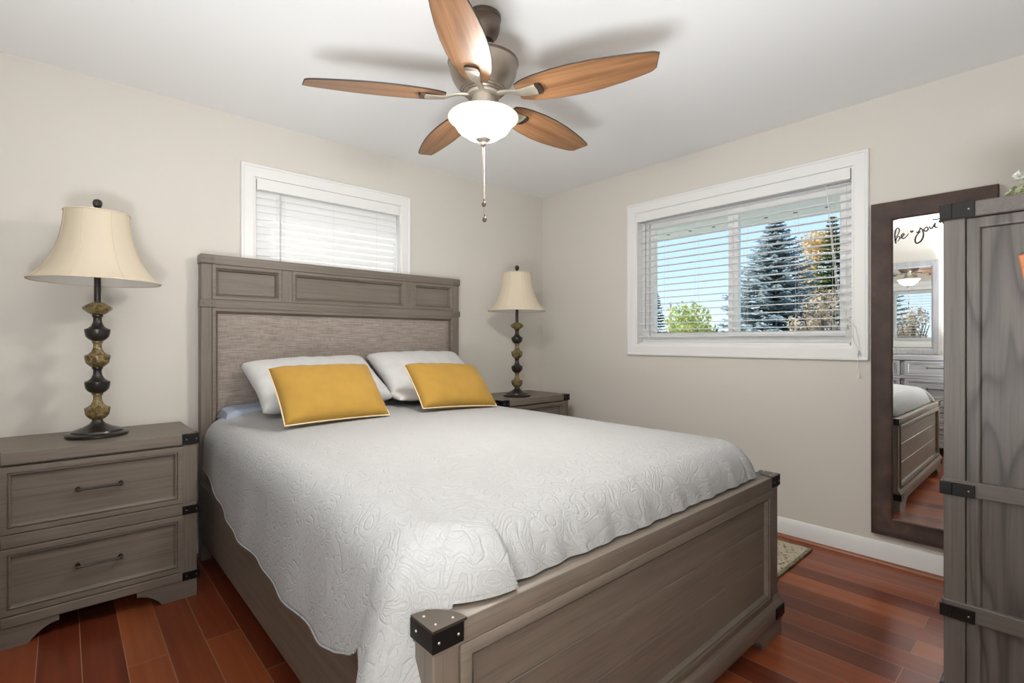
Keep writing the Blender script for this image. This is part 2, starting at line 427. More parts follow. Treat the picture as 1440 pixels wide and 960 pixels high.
def blind(name, P, o, tilt, pitch, loc, label, ladders, top):
    a0, a1, b0, b1 = o; a0 += .018; a1 -= .018
    root = empty(name, loc, label, 'window blind')
    v = MB()     # valance in front of the headrail
    v.box(a0-.002, a1+.002, -.012, .004, b1-.072, b1-.006, .003); v.box(a0, a0+.012, .004, .05, b1-.072, b1-.006, .002); v.box(a1-.012, a1, .004, .05, b1-.072, b1-.006, .002)
    v.v = [P(x, z, -y) for x, y, z in v.v]; v.build('valance', WHITE, root)
    hr = MB().box(a0+.013, a1-.013, .010, .058, b1-.052, b1-.012, .002); hr.v = [P(x, z, -y) for x, y, z in hr.v]; hr.build('headrail', VINYL, root)
    s = MB(); z = b1-.085; yc = .034; ct, st = math.cos(tilt), math.sin(tilt); n = 6
    zmin = b0+.035
    while z > zmin:
        pts = []
        for i in range(n+1):
            t = i/n-.5; crown = .003*(1-4*t*t); y = t*.049; pts.append((y*ct-crown*st, y*st+crown*ct))
        low = [(y+st*.0028, zz-ct*.0028) for y, zz in pts]
        poly = pts+low[::-1]
        vs = [P(a0+.004, z+q, -(yc+y)) for y, q in poly]+[P(a1-.004, z+q, -(yc+y)) for y, q in poly]; k = len(poly)
        s.add(vs, [(i, (i+1) % k, k+(i+1) % k, k+i) for i in range(k)]+[tuple(range(k)), tuple(range(2*k-1, k-1, -1))])
        z -= pitch
    s.build('slats', SLAT if tilt > 1 else SLAT_OPEN, root)
    br = MB().box(a0+.004, a1-.004, yc-.026, yc+.026, b0+.010, b0+.026, .003); br.v = [P(x, zz, -y) for x, y, zz in br.v]; rail = br.build('bottom_rail', WHITE, root)
    bt = MB()
    for a in ladders:
        q = MB().box(a-.012, a+.012, yc-.012, yc+.012, b0+.004, b0+.011, .002); bt.add([P(x, zz, -y) for x, y, zz in q.v], q.f)
    bt.each('rail_button', GREYP, rail)
    ld = MB()
    for a in ladders:
        for y in (yc-.0262, yc+.0262): ld.tube([P(a, b1-.06, -y), P(a, b0+.02, -y)], .0007, 5)
    ld.each('ladder_cord', CORD, root)
    return root
b1 = blind('venetian_blind', Pback, W1, math.radians(77), .0425, (-1.9, 0, 1.13), 'closed white slatted blind in the window above the headboard', (-2.2, -1.9, -1.6), 1)
wd = MB().tube([(-2.232, -.016, 2.03), (-2.232, -.018, 1.35)], .0045, 8); wd.build('tilt_wand', new_mat('clear_wand', (.55, .55, .55), .25), b1)
b2 = blind('venetian_blind', Pright, W2, math.radians(1), .0462, (0, -1.68, 1.13), 'open white slatted blind with the trees showing between its slats', (-1.05, -1.22, -1.45, -1.78, -2.08, -2.27), 1)
wd = MB().tube([(-.010, -1.075, 2.02), (-.012, -1.075, 1.25)], .0035, 8); wd.build('tilt_wand', new_mat('grey_wand', (.30, .30, .30), .4), b2)
cdm = MB()
cdm.tube([(-.016, -2.245, 2.04), (-.022, -2.27, 1.80), (-.027, -2.30, 1.52), (-.028, -2.325, 1.36), (-.029, -2.345, 1.25), (-.030, -2.372, 1.19), (-.028, -2.395, 1.12), (-.016, -2.400, .985)], .0017, 6)
cdm.tube([(-.016, -2.245, 2.04), (-.022, -2.265, 1.80), (-.027, -2.292, 1.52), (-.029, -2.33, 1.30), (-.031, -2.388, 1.235), (-.030, -2.402, 1.16), (-.028, -2.405, 1.10)], .0017, 6)
cdm.each('lift_cord', CORD, b2)
def tassel(p):
    return MB().lathe([(.0015, .026), (.003, .022), (.0045, .010), (.006, .002), (.006, 0)], p, 10)
tassel((-.030, -2.352, 1.225)).build('tassel', GREYP, b2); tassel((-.029, -2.404, 1.085)).build('tassel', GREYP, b2)
tassel((-.016, -2.400, .962)).build('tassel', CORD, b2)

# ------------------------------------------------------------------ bed
BX0, BX1 = -2.672, -1.018
bed = empty('bed', (-1.85, -1.2, 0), 'grey oak bed with a tall headboard padded in taupe linen and a low plank footboard', 'bed')
hx0, hx1, hy = -2.656, -.989, -.102
Ph = lambda a, b, h: (a, hy-h, b)
hb = MB()
hb.box(hx0, hx0+.052, hy, -.035, 0, 1.572, .003); hb.box(hx1-.052, hx1, hy, -.035, 0, 1.572, .003)   # posts
hb.box(hx0+.05, hx1-.05, hy+.030, -.04, .30, 1.572, 0)                                                # back board
head = hb.build('headboard', WOODZ, bed)
MB().box(hx0-.004, hx1+.004, hy-.006, -.030, 1.572, 1.622, .003).build('cap_rail', WOODX, head)
rl = MB(); rl.box(hx0+.05, hx1-.05, hy, -.04, 1.339, 1.384, .002); rl.box(hx0+.05, hx1-.05, hy+.004, -.04, .30, .46, .002); rl.each('cross_rail', WOODX, head)
st = MB()
for a0, a1 in ((-2.250, -2.192), (-1.442, -1.384)): st.box(a0, a1, hy, -.04, 1.384, 1.572, .002)
st.each('stile', WOODZ, head)
PANEL = [(0, -.001), (0, .004), (.003, .006), (.020, .006), (.026, .001), (.030, -.004), (.034, -.002), (.038, -.010), (.040, -.018)]
for a0, a1 in ((hx0+.052, -2.250), (-2.192, -1.442), (-1.384, hx1-.052)):
    MB().frame(Ph, a0, a1, 1.384, 1.572, [(i*.85, h-.004) for i, h in PANEL], True).build('headboard_panel', WOODX, head)
MB().frame(Ph, hx0+.052, hx1-.052, .46, 1.339, [(0, -.002), (0, .002), (.002, .004), (.016, .004), (.020, 0), (.022, -.008), (.026, -.004), (.030, -.02), (0, -.02)]).build('panel_moulding', WOODX, head)
ux0, ux1, uz0, uz1 = hx0+.079, hx1-.079, .487, 1.312
def upf(u, v):
    e = min(min(u, 1-u)*(ux1-ux0), min(v, 1-v)*(uz1-uz0)); h = .016*(1-math.exp(-e/.022))-.018
    return Ph(ux0+u*(ux1-ux0), uz0+v*(uz1-uz0), h)
up = MB(); up.grid(upf, 70, 40); up.build('upholstered_panel', LINEN, head)
for sx in (0, 1):
    for z0, z1, mm in ((1.577, 1.618, HEADBR), (1.341, 1.382, HEADBR)):
        xa, xb = (hx0-.006, hx0+.064) if sx == 0 else (hx1-.064, hx1+.006)
        MB().box(xa, xb, hy-.0085, -.06, z0, z1, .0015).build('corner_bracket', mm, head)
        d = MB()
        for xx in ((xa+.018, xb-.014)): d.lathe([(.0028, 0), (.0022, .0012)], (0, 0, 0), 8)
        q = MB()
        for xx in (xa+.018, xb-.014): q.add([(xx+x, hy-.0085-z, (z0+z1)/2+y) for x, y, z in MB().lathe([(.003, 0), (.002, .0015)], (0, 0, 0), 8).v], MB().lathe([(.003, 0), (.002, .0015)], (0, 0, 0), 8).f)
        q.each('bracket_screw', FANDARK, head)
# side rails
for name, x0, x1 in (('side_rail', -2.660, -2.634), ('side_rail', -1.086, -1.060)):
    r = MB(); r.box(x0, x1, -2.306, -.100, .125, .42, .004); r.build(name, WOODY, bed)
sp = MB()
for x in (-2.60, -1.85, -1.12): sp.box(x-.02, x+.02, -2.295, -.11, .20, .26, .002)
for y in [(-.25-i*.22) for i in range(10)]: sp.box(-2.633, -1.087, y-.035, y+.035, .26, .278, .002)
for y in (-.7, -1.6): sp.box(-1.87, -1.83, y-.02, y+.02, 0, .20, .002)
sp.build('slat_base', wood('pine_slats', (.2, .14, .08), (.34, .25, .15), 0), bed)
# footboard
fx0, fx1, fy, fz = -2.688, -1.063, -2.374, .627
Pf = lambda a, b, h: (a, fy-h, b)
fb = MB()
fb.box(fx0, fx0+.060, fy, fy+.066, .10, .580, .003); fb.box(fx1-.060, fx1, fy, fy+.066, .10, .580, .003)
fb.box(fx0+.058, fx1-.058, fy+.022, fy+.060, .10, .580, 0)
foot = fb.build('footboard', FOOTZ, bed)
MB().box(fx0-.003, fx1+.003, fy-.004, fy+.070, .578, .627, .004, 2).build('top_rail', FOOTX, foot)
MB().frame(Pf, fx0+.060, fx1-.060, .135, .578, [(0, -.001), (0, .003), (.003, .005), (.026, .005), (.028, -.005), (.031, -.005), (.032, .002), (.036, .001), (.040, -.024), (0, -.024)]).build('panel_moulding', FOOTX, foot)
pl = MB()
pz = [.172, .3045, .434, .545]
for z0, z1 in zip(pz[:-1], pz[1:]): pl.box(fx0+.092, fx1-.092, fy+.014, fy+.03, z0+.0005, z1-.0005, .0025)
pl.each('plank', FOOTX, foot)
bs = MB()   # base moulding, sloping top
bs.add(*[(lambda q: ([(x, y, z) for x in (fx0-.008, fx1+.008) for y, z in q], [(i, (i+1) % len(q), len(q)+(i+1) % len(q), len(q)+i) for i in range(len(q))]+[tuple(range(len(q))), tuple(range(len(q), 2*len(q)))]))(
    [(fy+.064, .062), (fy-.016, .062), (fy-.018, .066), (fy-.018, .118), (fy-.014, .128), (fy-.002, .142), (fy+.002, .170), (fy+.064, .170)])][0])
bs.build('base_moulding', FOOTX, foot)
def footpoly(w, h, arch):
    p = [(0, 0), (w, 0)]
    for i in range(1, 9):
        t = i/8; p.append((w+(arch-w)*t, h*.72*(math.sin(t*PI/2)**.8 if t < 1 else 1)))
    return p+[(arch, h), (0, h)]
for sx, x in ((1, fx0-.004), (-1, fx1+.004)):
    q = MB(); q.prism([(x+sx*a, b) for a, b in footpoly(.175, .066, .235)], Pf, .012, -.060); q.build('foot', FOOTX, foot)
for sx in (0, 1):
    for z0, z1, wd_ in ((.586, .6295, .066), (.074, .118, .066)):
        ex = .006 if z0 > .3 else .014
        xa, xb = (fx0-ex, fx0+wd_) if sx == 0 else (fx1-wd_, fx1+ex)
        if z0 > .3:
            k = MB(); k.box(xa, xb, fy-.008, fy+.074, z0, z1-.003, .002); br = k.build('corner_bracket', BLACKM, foot)
            # rounded top plate with three studs
            cx = xa if sx == 0 else xb; sg = 1 if sx == 0 else -1; R_ = .078
            poly = [(cx, fy-.008)]+[(cx+sg*R_*math.sin(t*PI/2/10), fy-.008+R_*math.cos(t*PI/2/10)) for t in range(11)][::-1]
            k = MB(); k.prism(poly, lambda a, b, h: (a, b, h), z1-.004, z1+.001); k.build('top_plate', BRONZE, foot)
            k = MB()
            for a, b in ((.018, .018), (.056, .016), (.016, .056)): k.lathe([(.0032, 0), (.0026, .0012), (.0012, .002)], (cx+sg*a, fy-.008+b, z1+.001), 10)
            for a in (.014, wd_-.008):
                l = MB().lathe([(.003, 0), (.0024, .0012), (.001, .002)], (0, 0, 0), 10); k.add([(cx+sg*a+x, fy-.008-z, (z0+z1)/2-.003+y) for x, y, z in l.v], l.f)
            l = MB().lathe([(.003, 0), (.0024, .0012), (.001, .002)], (0, 0, 0), 10); k.add([(cx-sg*z, fy+.05+y, (z0+z1)/2+x) for x, y, z in l.v], l.f)
            k.each('bracket_stud', BRASSM, foot)
        else:
            MB().box(xa, xb, fy-.022, fy+.05, z0, z1, .002).build('corner_bracket', BLACKM, foot)

# mattress and bedding
mt = MB(); mt.box(-2.570, -1.140, -2.235, -.115, .500, .738, .06, 4); mo = mt.build('mattress', MATTM)
tag(mo, 'thick pale mattress under the grey quilt on the bed', 'mattress')
bx = MB(); bx.box(-2.605, -1.110, -2.285, -.115, .280, .499, .02, 3)
tag(bx.build('box_spring', MATTM), 'upholstered box spring inside the bed rails under the mattress', 'box spring')
# blue grey sheet at the head end
def sheetf(u, v):
    x = -2.590+u*1.49; t = v
    zt = .800+.045*min(1, max(0, (u)/.25))
    if t < .3: q = t/.3; y = -.290+.02*q; z = .758+(zt-.770)*q
    else: q = (t-.3)/.7; y = -.270+.150*q; z = zt-.012+.014*q
    ed = min(u, 1-u)*1.56
    if ed < .03: z -= (.03-ed)*1.6
    return (x, y, z+.003*math.sin(u*40))
sh = MB(); sh.grid(sheetf, 60, 12); so_ = sh.build('bed_sheet', SHEETM)
sm = so_.modifiers.new('thick', 'SOLIDIFY'); sm.thickness = .008; sm.offset = -1
tag(so_, 'blue grey sheet edge showing between the quilt and the headboard', 'sheet')

def smooth(a, b, x):
    t = max(0, min(1, (x-a)/(b-a))); return t*t*(3-2*t)
def lerp_tab(tab, x):
    if x <= tab[0][0]: return tab[0][1]
    for (a, p), (b, q) in zip(tab[:-1], tab[1:]):
        if x <= b: return p+(q-p)*(x-a)/(b-a)
    return tab[-1][1]
def quilt():
    pts = []    # contour samples: base point, normal, kind, parameter
    yh = -.215; xl, xr, yft, rc = -2.565, -1.150, -2.235, .10
    n = 110
    for i in range(n): y = yh+(yft+rc-yh)*i/n; pts.append(((xl, y), (-1, 0), 'L', y))
    n = 80
    for i in range(n): a = (PI/2)*i/n; pts.append(((xl+rc-rc*math.cos(a), yft+rc-rc*math.sin(a)), (-math.cos(a), -math.sin(a)), 'CL', math.degrees(a)))
    xs = []; x = xl+rc
    while x < xr-rc: xs.append(x); x += .006 if x < -2.36 else .014
    for x in xs: pts.append(((x, yft), (0, -1), 'F', x))
    n = 24
    for i in range(n): a = (PI/2)*i/n; pts.append(((xr-rc+rc*math.sin(a), yft+rc-rc*math.cos(a)), (math.sin(a), -math.cos(a)), 'CR', math.degrees(a)))
    n = 110
    for i in range(n+1): y = yft+rc+(yh-yft-rc)*i/n; pts.append(((xr, y), (1, 0), 'R', y))
    NP = len(pts)
    def ztop(x, y):
        cr = 1-((x+1.857)/.75)**2
        return .768+.014*max(0, cr)+.030*smooth(-.5, -.2, y)*max(0, .3+.7*cr)+.0025*math.sin(x*9+1.3)*math.sin(y*7)
    rings = []
    NI = 14
    for k in range(NI):                        # spine -> edge
        t = k/NI
        ring = []
        for (bx_, by), nn, kd, p in pts:
            sx = -1.857; sy = max(by, -1.45)
            x = sx+(bx_-sx)*t; y = sy+(by-sy)*t
            ring.append((x, y, ztop(x, y)-.018*smooth(.75, 1, t)**2))
        rings.append(ring)
    ND = 50
    for k in range(ND+1):
        t = k/ND; ring = []
        for (bx_, by), nn, kd, p in pts:
            zt = ztop(bx_, by)-.018; dref = .36; fp = 1.0
            if kd == 'L':
                ro, rz = .098, .125; zh = lerp_tab([(-2.16, .515), (-2.10, .470), (-2.0, .425), (-1.9, .398), (-1.6, .392), (-1.0, .398), (-.75, .410), (-.58, .445), (-.47, .487), (-.2, .52)], p)
                fl = lerp_tab([(-2.2, .085), (-2.05, .068), (-1.8, .048), (-1.4, .036), (-.8, .024), (-.3, .006)], p)+.006*math.sin(p*11)+.004*math.sin(p*23+1)
            elif kd == 'CL':
                a = p; rz = .125-.02*a/90
                ro = .098+lerp_tab([(0, 0), (25, .02), (50, .0), (90, -.020)], a)
                fl = lerp_tab([(0, .088), (10, .110), (20, .134), (26, .134), (36, .096), (46, .075), (54, .066), (90, .058)], a)
                dref = lerp_tab([(0, .36), (30, .30), (50, .16), (90, .125)], a)
                zh = lerp_tab([(0, .500), (8, .505), (13, .50), (17, .44), (22, .30), (30, .27), (50, .26), (51.9, .26), (52, .634), (90, .634)], a)
            elif kd == 'F':
                ro, rz, dref = .078, .105, .125; zh = .634
                dd = (zt-zh)*min(1, t/.62)**1.4
                cl = -2.575+.20*dd; stp = smooth(cl+.010, cl-.002, p)
                fl = .034+.024*stp+.003*math.sin(p*31)*(1-stp)+.003*math.sin(p*67)
            elif kd == 'CR':
                a = p; ro = .078+.006*a/90; rz = .105; dref = .125; fl = .030+.010*math.sin(a*PI/30)
                zh = .634 if a < 60 else lerp_tab([(60, .634), (75, .55), (90, .43)], a)
            else:
                ro, rz = .084, .11; zh = .40; fl = .012+.005*math.sin(p*13)
            dr = zt-.634; D = zt-zh; tuck = 0
            if t < .62: d = dr*(t/.62)**1.4
            else: d = dr+(D-dr)*(t-.62)/.38; tuck = .03*(t-.62)/.38 if D-dr < 1e-6 else 0
            if tuck: d = dr
            o = -tuck+ro*math.sqrt(max(0, 1-(1-min(d, rz)/rz)**2))+fl*min(1.25, d/dref)
            ring.append((bx_+nn[0]*o, by+nn[1]*o, zt-d))
        rings.append(ring)
    b = MB(); vs = [v for r in rings for v in r]; fs = []
    for k in range(len(rings)-1):
        for i in range(NP-1): fs.append((k*NP+i, k*NP+i+1, (k+1)*NP+i+1, (k+1)*NP+i))
    b.add(vs, fs)
    o = b.build('quilt', QUILTM, angle=80)
    bm = bmesh.new(); bm.from_mesh(o.data); bmesh.ops.remove_doubles(bm, verts=bm.verts[:], dist=.0003); bmesh.ops.recalc_face_normals(bm, faces=bm.faces[:])
    if sum(f.normal.z for f in bm.faces) < 0: bmesh.ops.reverse_faces(bm, faces=bm.faces[:])
    bm.to_mesh(o.data); bm.free()
    sd = o.modifiers.new('thick', 'SOLIDIFY'); sd.thickness = .009; sd.offset = -1
    hem = MB(); hem.tube([(x, y, z+.002) for (x, y, z), q in zip(rings[-1], pts) if q[2] == 'L'], .0026, 6); hem.build('hem_binding', QUILTM, o)
    return o
tag(quilt(), 'pale grey scroll-stitched quilt spread over the bed and hanging down its side', 'quilt')

def pillow(name, m, M, w_, h_, th, label, cat, group=None, pinch=.06, puff=.42, droop=0, piping=None, seed=1):
    """soft pillow; M maps (across, up, out) to the room"""
    rnd = random.Random(seed); ph = [rnd.random()*6 for _ in range(6)]
    def out(u, v):
        a, b = 2*u-1, 2*v-1
        x = a*w_/2*(1-pinch*(1-b*b)*.55*abs(a)**3); y = b*h_/2*(1-pinch*(1-a*a)*.75*abs(b)**3)
        r = max(0, (1-a**4))*max(0, (1-b**4)); t = th/2*r**puff
        wob = .004*math.sin(a*7+ph[0])*math.sin(b*6+ph[1])+.0022*math.sin(a*19+b*5+ph[2])*(1-r)
        wob += .0035*math.sin(b*17+ph[3])*math.sin(a*3+ph[4])*abs(a)**3*(1-abs(b)**3)+.003*math.sin(a*23+ph[5])*abs(b)**4*(1-a**4)
        return x, y, t, wob*(r**.5)
    NU, NV = 44, 32
    b = MB()
    for sgn in (1, -1):
        def fn(u, v):
            x, y, t, wob = out(u, v); back = 1 if sgn > 0 else .8
            return M @ Vector((x, y, sgn*t*back+wob-droop*(x*x)))
        b.grid(fn, NU, NV)
    o = b.build(name, m, origin=M.translation, angle=75)
    bm = bmesh.new(); bm.from_mesh(o.data); bmesh.ops.remove_doubles(bm, verts=bm.verts[:], dist=.0006); bmesh.ops.recalc_face_normals(bm, faces=bm.faces[:]); bm.to_mesh(o.data); bm.free()
    tag(o, label, cat, group)
    if piping:
        pts = []
        K = 40
        for i in range(K): pts.append((i/K, 0))
        for i in range(K): pts.append((1, i/K))
        for i in range(K): pts.append((1-i/K, 1))
        for i in range(K): pts.append((0, 1-i/K))
        ring = []
        for u, v in pts:
            x, y, t, wob = out(u, v); ring.append(M @ Vector((x*1.003, y*1.003, -droop*x*x)))
        MB().tube(ring, .0032, 7, closed=True).build('piping', piping, o)
    return o
def frame_m(c, yaw, tilt, roll):
    yaw, tilt, roll = map(math.radians, (yaw, tilt, roll))
    X = Vector((math.cos(yaw), math.sin(yaw), 0)); V = Vector((-math.sin(yaw)*math.cos(tilt), math.cos(yaw)*math.cos(tilt), math.sin(tilt)))
    X2 = X*math.cos(roll)+V*math.sin(roll); V2 = V*math.cos(roll)-X*math.sin(roll); Nn = X2.cross(V2)
    return Matrix(((X2.x, V2.x, Nn.x, c[0]), (X2.y, V2.y, Nn.y, c[1]), (X2.z, V2.z, Nn.z, c[2]), (0, 0, 0, 1)))
pillow('pillow', PINKM, frame_m((-1.455, -.452, .842), 0, 5, 0), .64, .35, .066, 'white pillow lying flat underneath a pale grey sham', 'pillow', seed=4)
pillow('pillow_sham', SHAMM, frame_m((-2.125, -.345, .930), -1, 30, 3), .715, .44, .16, 'pale grey quilted pillow sham nearest the two-drawer nightstand', 'pillow', 'pillow shams', pinch=.08, seed=2)
pillow('pillow_sham', SHAMM, frame_m((-1.405, -.312, .955), 0, 32, 0), .70, .42, .15, 'pale grey pillow sham lying on another white pillow', 'pillow', 'pillow shams', pinch=.08, seed=3)
pillow('throw_cushion', YELLM, frame_m((-2.228, -.756, .912), 0, 44, 0), .50, .345, .13, 'mustard velvet cushion with cream piping leaning on the quilted sham nearest the two-drawer nightstand', 'cushion', 'mustard velvet cushions', pinch=.05, puff=.5, piping=PIPEM, seed=5)
pillow('throw_cushion', YELLM, frame_m((-1.533, -.776, .905), -1.5, 41, -4), .475, .335, .13, 'mustard velvet cushion with cream piping on the side of the bed nearest the corner lamp', 'cushion', 'mustard velvet cushions', pinch=.05, puff=.5, piping=PIPEM, seed=6)

# ------------------------------------------------------------------ case furniture
def pull(wd_, c, parent):
    """bar pull with bell shaped posts, at local point c on a front facing -y"""
    b = MB(); x, y, z = c; h = wd_/2
    for s in (-1, 1):
        l = MB().lathe([(.0085, 0), (.0085, .003), (.005, .008), (.0042, .018), (.0062, .024), (.0062, .032), (.003, .035)], (0, 0, 0), 14)
        b.add([(x+s*(h-.009)+a, y-q, z+p) for a, p, q in l.v], l.f)
    pts = [(x-h+.004, y-.028, z)]+[(x-h+.012+(wd_-.024)*i/8, y-.029-.002*math.sin(i/8*PI), z) for i in range(9)]+[(x+h-.004, y-.028, z)]
    b.tube(pts, [.0065, .0055]+[.0045]*7+[.0055, .0065], 10)
    return b.build('drawer_pull', GUNM, parent, local=True)
def drawer(root, x0, x1, z0, z1, yf, mats, pw, fr=.034):
    P = lambda a, b, h: (a, yf-h, b)
    k = fr/.034
    b = MB(); b.frame(P, x0, x1, z0, z1, [(0, -.012), (0, .002), (.002, .004), (.0215*k, .004), (.0225*k, -.004), (.0250*k, -.004), (.0260*k, .0025), (.029*k, .003), (.032*k, .0005), (.034*k, -.009), (.036*k, -.011)], True)
    d = b.build('drawer', mats[0], root, local=True)
    pull(pw, ((x0+x1)/2, yf+.008, (z0+z1)/2+.006), d)
    return d
def case(name, loc, rz, W_, D_, H_, rows, label, cat, mats, rails, brk=.066, top=.046, pw=.155, side_rails=(), group=None, sidepost=.029, ft=(.132, .22)):
    mh, mv, md, ms = mats
    root = empty(name, loc, label, cat, group, rz)
    x0, x1, y0, y1 = -W_/2, W_/2, -D_/2, D_/2
    zt = H_-top; pw_ = .058
    c = MB()
    for a in (x0+.006, x1-.006-pw_): c.box(a, a+pw_, y0, y0+.05, .08, zt, .002)
    for a in (x0+.006, x1-.006-.05): c.box(a, a+.05, y1-.05, y1, .08, zt, .002)
    c.box(x0+.05, x1-.05, y0+.03, y1-.004, .10, zt-.002, 0)
    c.build('carcass', mv, root, local=True)
    MB().box(x0, x1, y0-.004, y1, zt, H_, .003).build('top', mh, root, local=True)
    for z0, z1, ex in rails:
        MB().box(x0+.006+(0 if ex else pw_-.002), x1-.006-(0 if ex else pw_-.002), y0-ex, y0+.028, z0, z1, .002).build('rail', mh, root, local=True)
    for z0, z1, cols in rows:
        for a0, a1 in cols: drawer(root, a0, a1, z0, z1, y0, (mh,), pw)
    for sx in (-1, 1):                                       # framed side panel
        xs = sx*(W_/2-.006); P = lambda a, b, h: (xs+sx*(h-.002), a, b)
        s = MB(); s.frame(P, y0+.052, y1-.052, .10, zt-.002, [(0, -.03), (0, -.002), (.002, 0), (.026, 0), (.030, -.002), (.034, -.010)], True)
        s.build('side_panel', ms, root, local=True)
        for z0, z1 in side_rails:
            q = MB(); q.box(xs-sx*.02, xs+sx*.004, y0+.001, y1-.001, z0, z1, .002) if sx > 0 else q.box(xs+sx*.004, xs-sx*.02, y0+.001, y1-.001, z0, z1, .002)
            q.build('side_rail', md, root, local=True)
    for sx in (-1, 1):                                       # bracket feet
        xs = sx*(W_/2-.006)
        Pq = lambda a, b, h: (a, y0-h, b)
        f = MB(); f.prism([(xs-sx*a, b) for a, b in footpoly(ft[0], .0805, ft[1])], Pq, 0, -.022)
        f.prism([(y0+.001+a, b) for a, b in footpoly(.09, .0805, .15)], lambda a, b, h: (xs-sx*h, a, b), .001, .022)
        f.build('foot', mh, root, local=True)
        f = MB(); f.box(min(xs, xs-sx*.05), max(xs, xs-sx*.05), y1-.05, y1, 0, .0805, .001); f.build('back_foot', mv, root, local=True)
    for z0, z1 in [(zt+.001, H_+.0015)]+[(z0-.001, z1+.001) for z0, z1, ex in rails if ex]:
        tp = z1 > H_
        for sx in (-1, 1):
            e_ = W_/2+.003 if tp else W_/2-.001
            e_ = W_/2+.003
            a0, a1 = (-e_, -e_+brk) if sx < 0 else (e_-brk, e_)
            k = MB()
            zz1 = z1 if tp else min(z1, z0+.038)
            k.box(a0, a1, y0-.0085, y0+.02, z0, zz1, .0012)
            k.box(min(sx*e_, sx*(e_-.006)), max(sx*e_, sx*(e_-.006)), y0+.0205, y0+brk, z0, zz1, .0012)
            br = k.build('corner_bracket', BLACKM, root, local=True)
            q = MB()
            for xx in (a0+.016, a1-.012):
                l = MB().lathe([(.0026, 0), (.002, .0012), (.0008, .0018)], (0, 0, 0), 8); q.add([(xx+x, y0-.0085-z, (z0+zz1)/2+y) for x, y, z in l.v], l.f)
            l = MB().lathe([(.0026, 0), (.002, .0012), (.0008, .0018)], (0, 0, 0), 8); q.add([(sx*(e_+z), y0+brk-.014+y, (z0+zz1)/2+x) for x, y, z in l.v], l.f)
            q.each('bracket_stud', BRASSM, root, local=True)
    return root
NW = .70
ns = case('nightstand', (-3.083, -.256, 0), 0, NW, .456, .738, [(.4305, .6845, [(-.292, .292)]), (.1225, .3755, [(-.292, .292)])],
          'grey oak nightstand showing both drawers, beside the quilt side of the bed', 'nightstand', (WOODX, WOODZ, WOODY, WOODZ), [(.3790, .4275, .004), (.0810, .1190, .006)], group='grey oak nightstands')
ns2 = copy_tree(ns); ns2.location = (-.540, -.256, 0)
ns2['label'] = 'grey oak nightstand in the corner past the bed, only its top edge showing'
# tall chest in the foreground: its side faces the camera
CW = 1.05
chest = case('tall_chest', (-1.19+CW/2-.003, -2.888-.206, 0), PI, CW, .392, 1.575,
             [(1.305, 1.515, [(-.457, -.012), (.012, .457)]), (1.025, 1.265, [(-.457, .457)]), (.755, .995, [(-.457, .457)]), (.385, .690, [(-.457, .457)]), (.125, .320, [(-.457, .457)])],
             'tall grey oak chest of drawers seen from its panelled side, hiding part of the mirror', 'chest of drawers', (CHESTX, CHESTZ, CHESTY, CATH), [(.697, .743, .004), (.325, .375, .004), (.0810, .1190, .006)], side_rails=((.697, .743), (.325, .375), (.081, .119)), brk=.072)
# dresser on the left wall (seen in the standing mirror)
DWI = 1.80
dr = case('dresser', (XL+.024+.235, -1.66, 0), PI/2, DWI, .47, 1.009,
          [(z0, z1, [(-.84, -.33), (-.288, .288), (.33, .84)]) for z0, z1 in ((.800, .955), (.560, .765), (.335, .525), (.125, .300))],
          'long grey oak dresser with rows of drawers reflected in the standing mirror', 'dresser', (DRESX, DRESZ, DRESX, DRESZ), [(.768, .797, .002), (.528, .557, 0), (.303, .332, 0), (.0810, .1190, .006)])
dm = empty('dresser_mirror', (XL+.03, -1.64, 1.011), 'wide wood-framed mirror standing on the dresser, reflecting the window', 'mirror')
Pd = lambda a, b, h: (XL+.020+h, a, b)
MB().frame(Pd, -2.216, -1.05, 1.011, 2.045, [(0, 0), (0, .034), (.008, .040), (.050, .034), (.064, .026), (.070, .016), (.070, 0)]).build('mirror_frame', DRESZ, dm)
MB().prism([(-2.16, 1.07), (-1.11, 1.07), (-1.11, 1.985), (-2.16, 1.985)], Pd, .006, .014).build('mirror_glass', MIRRORG, dm)

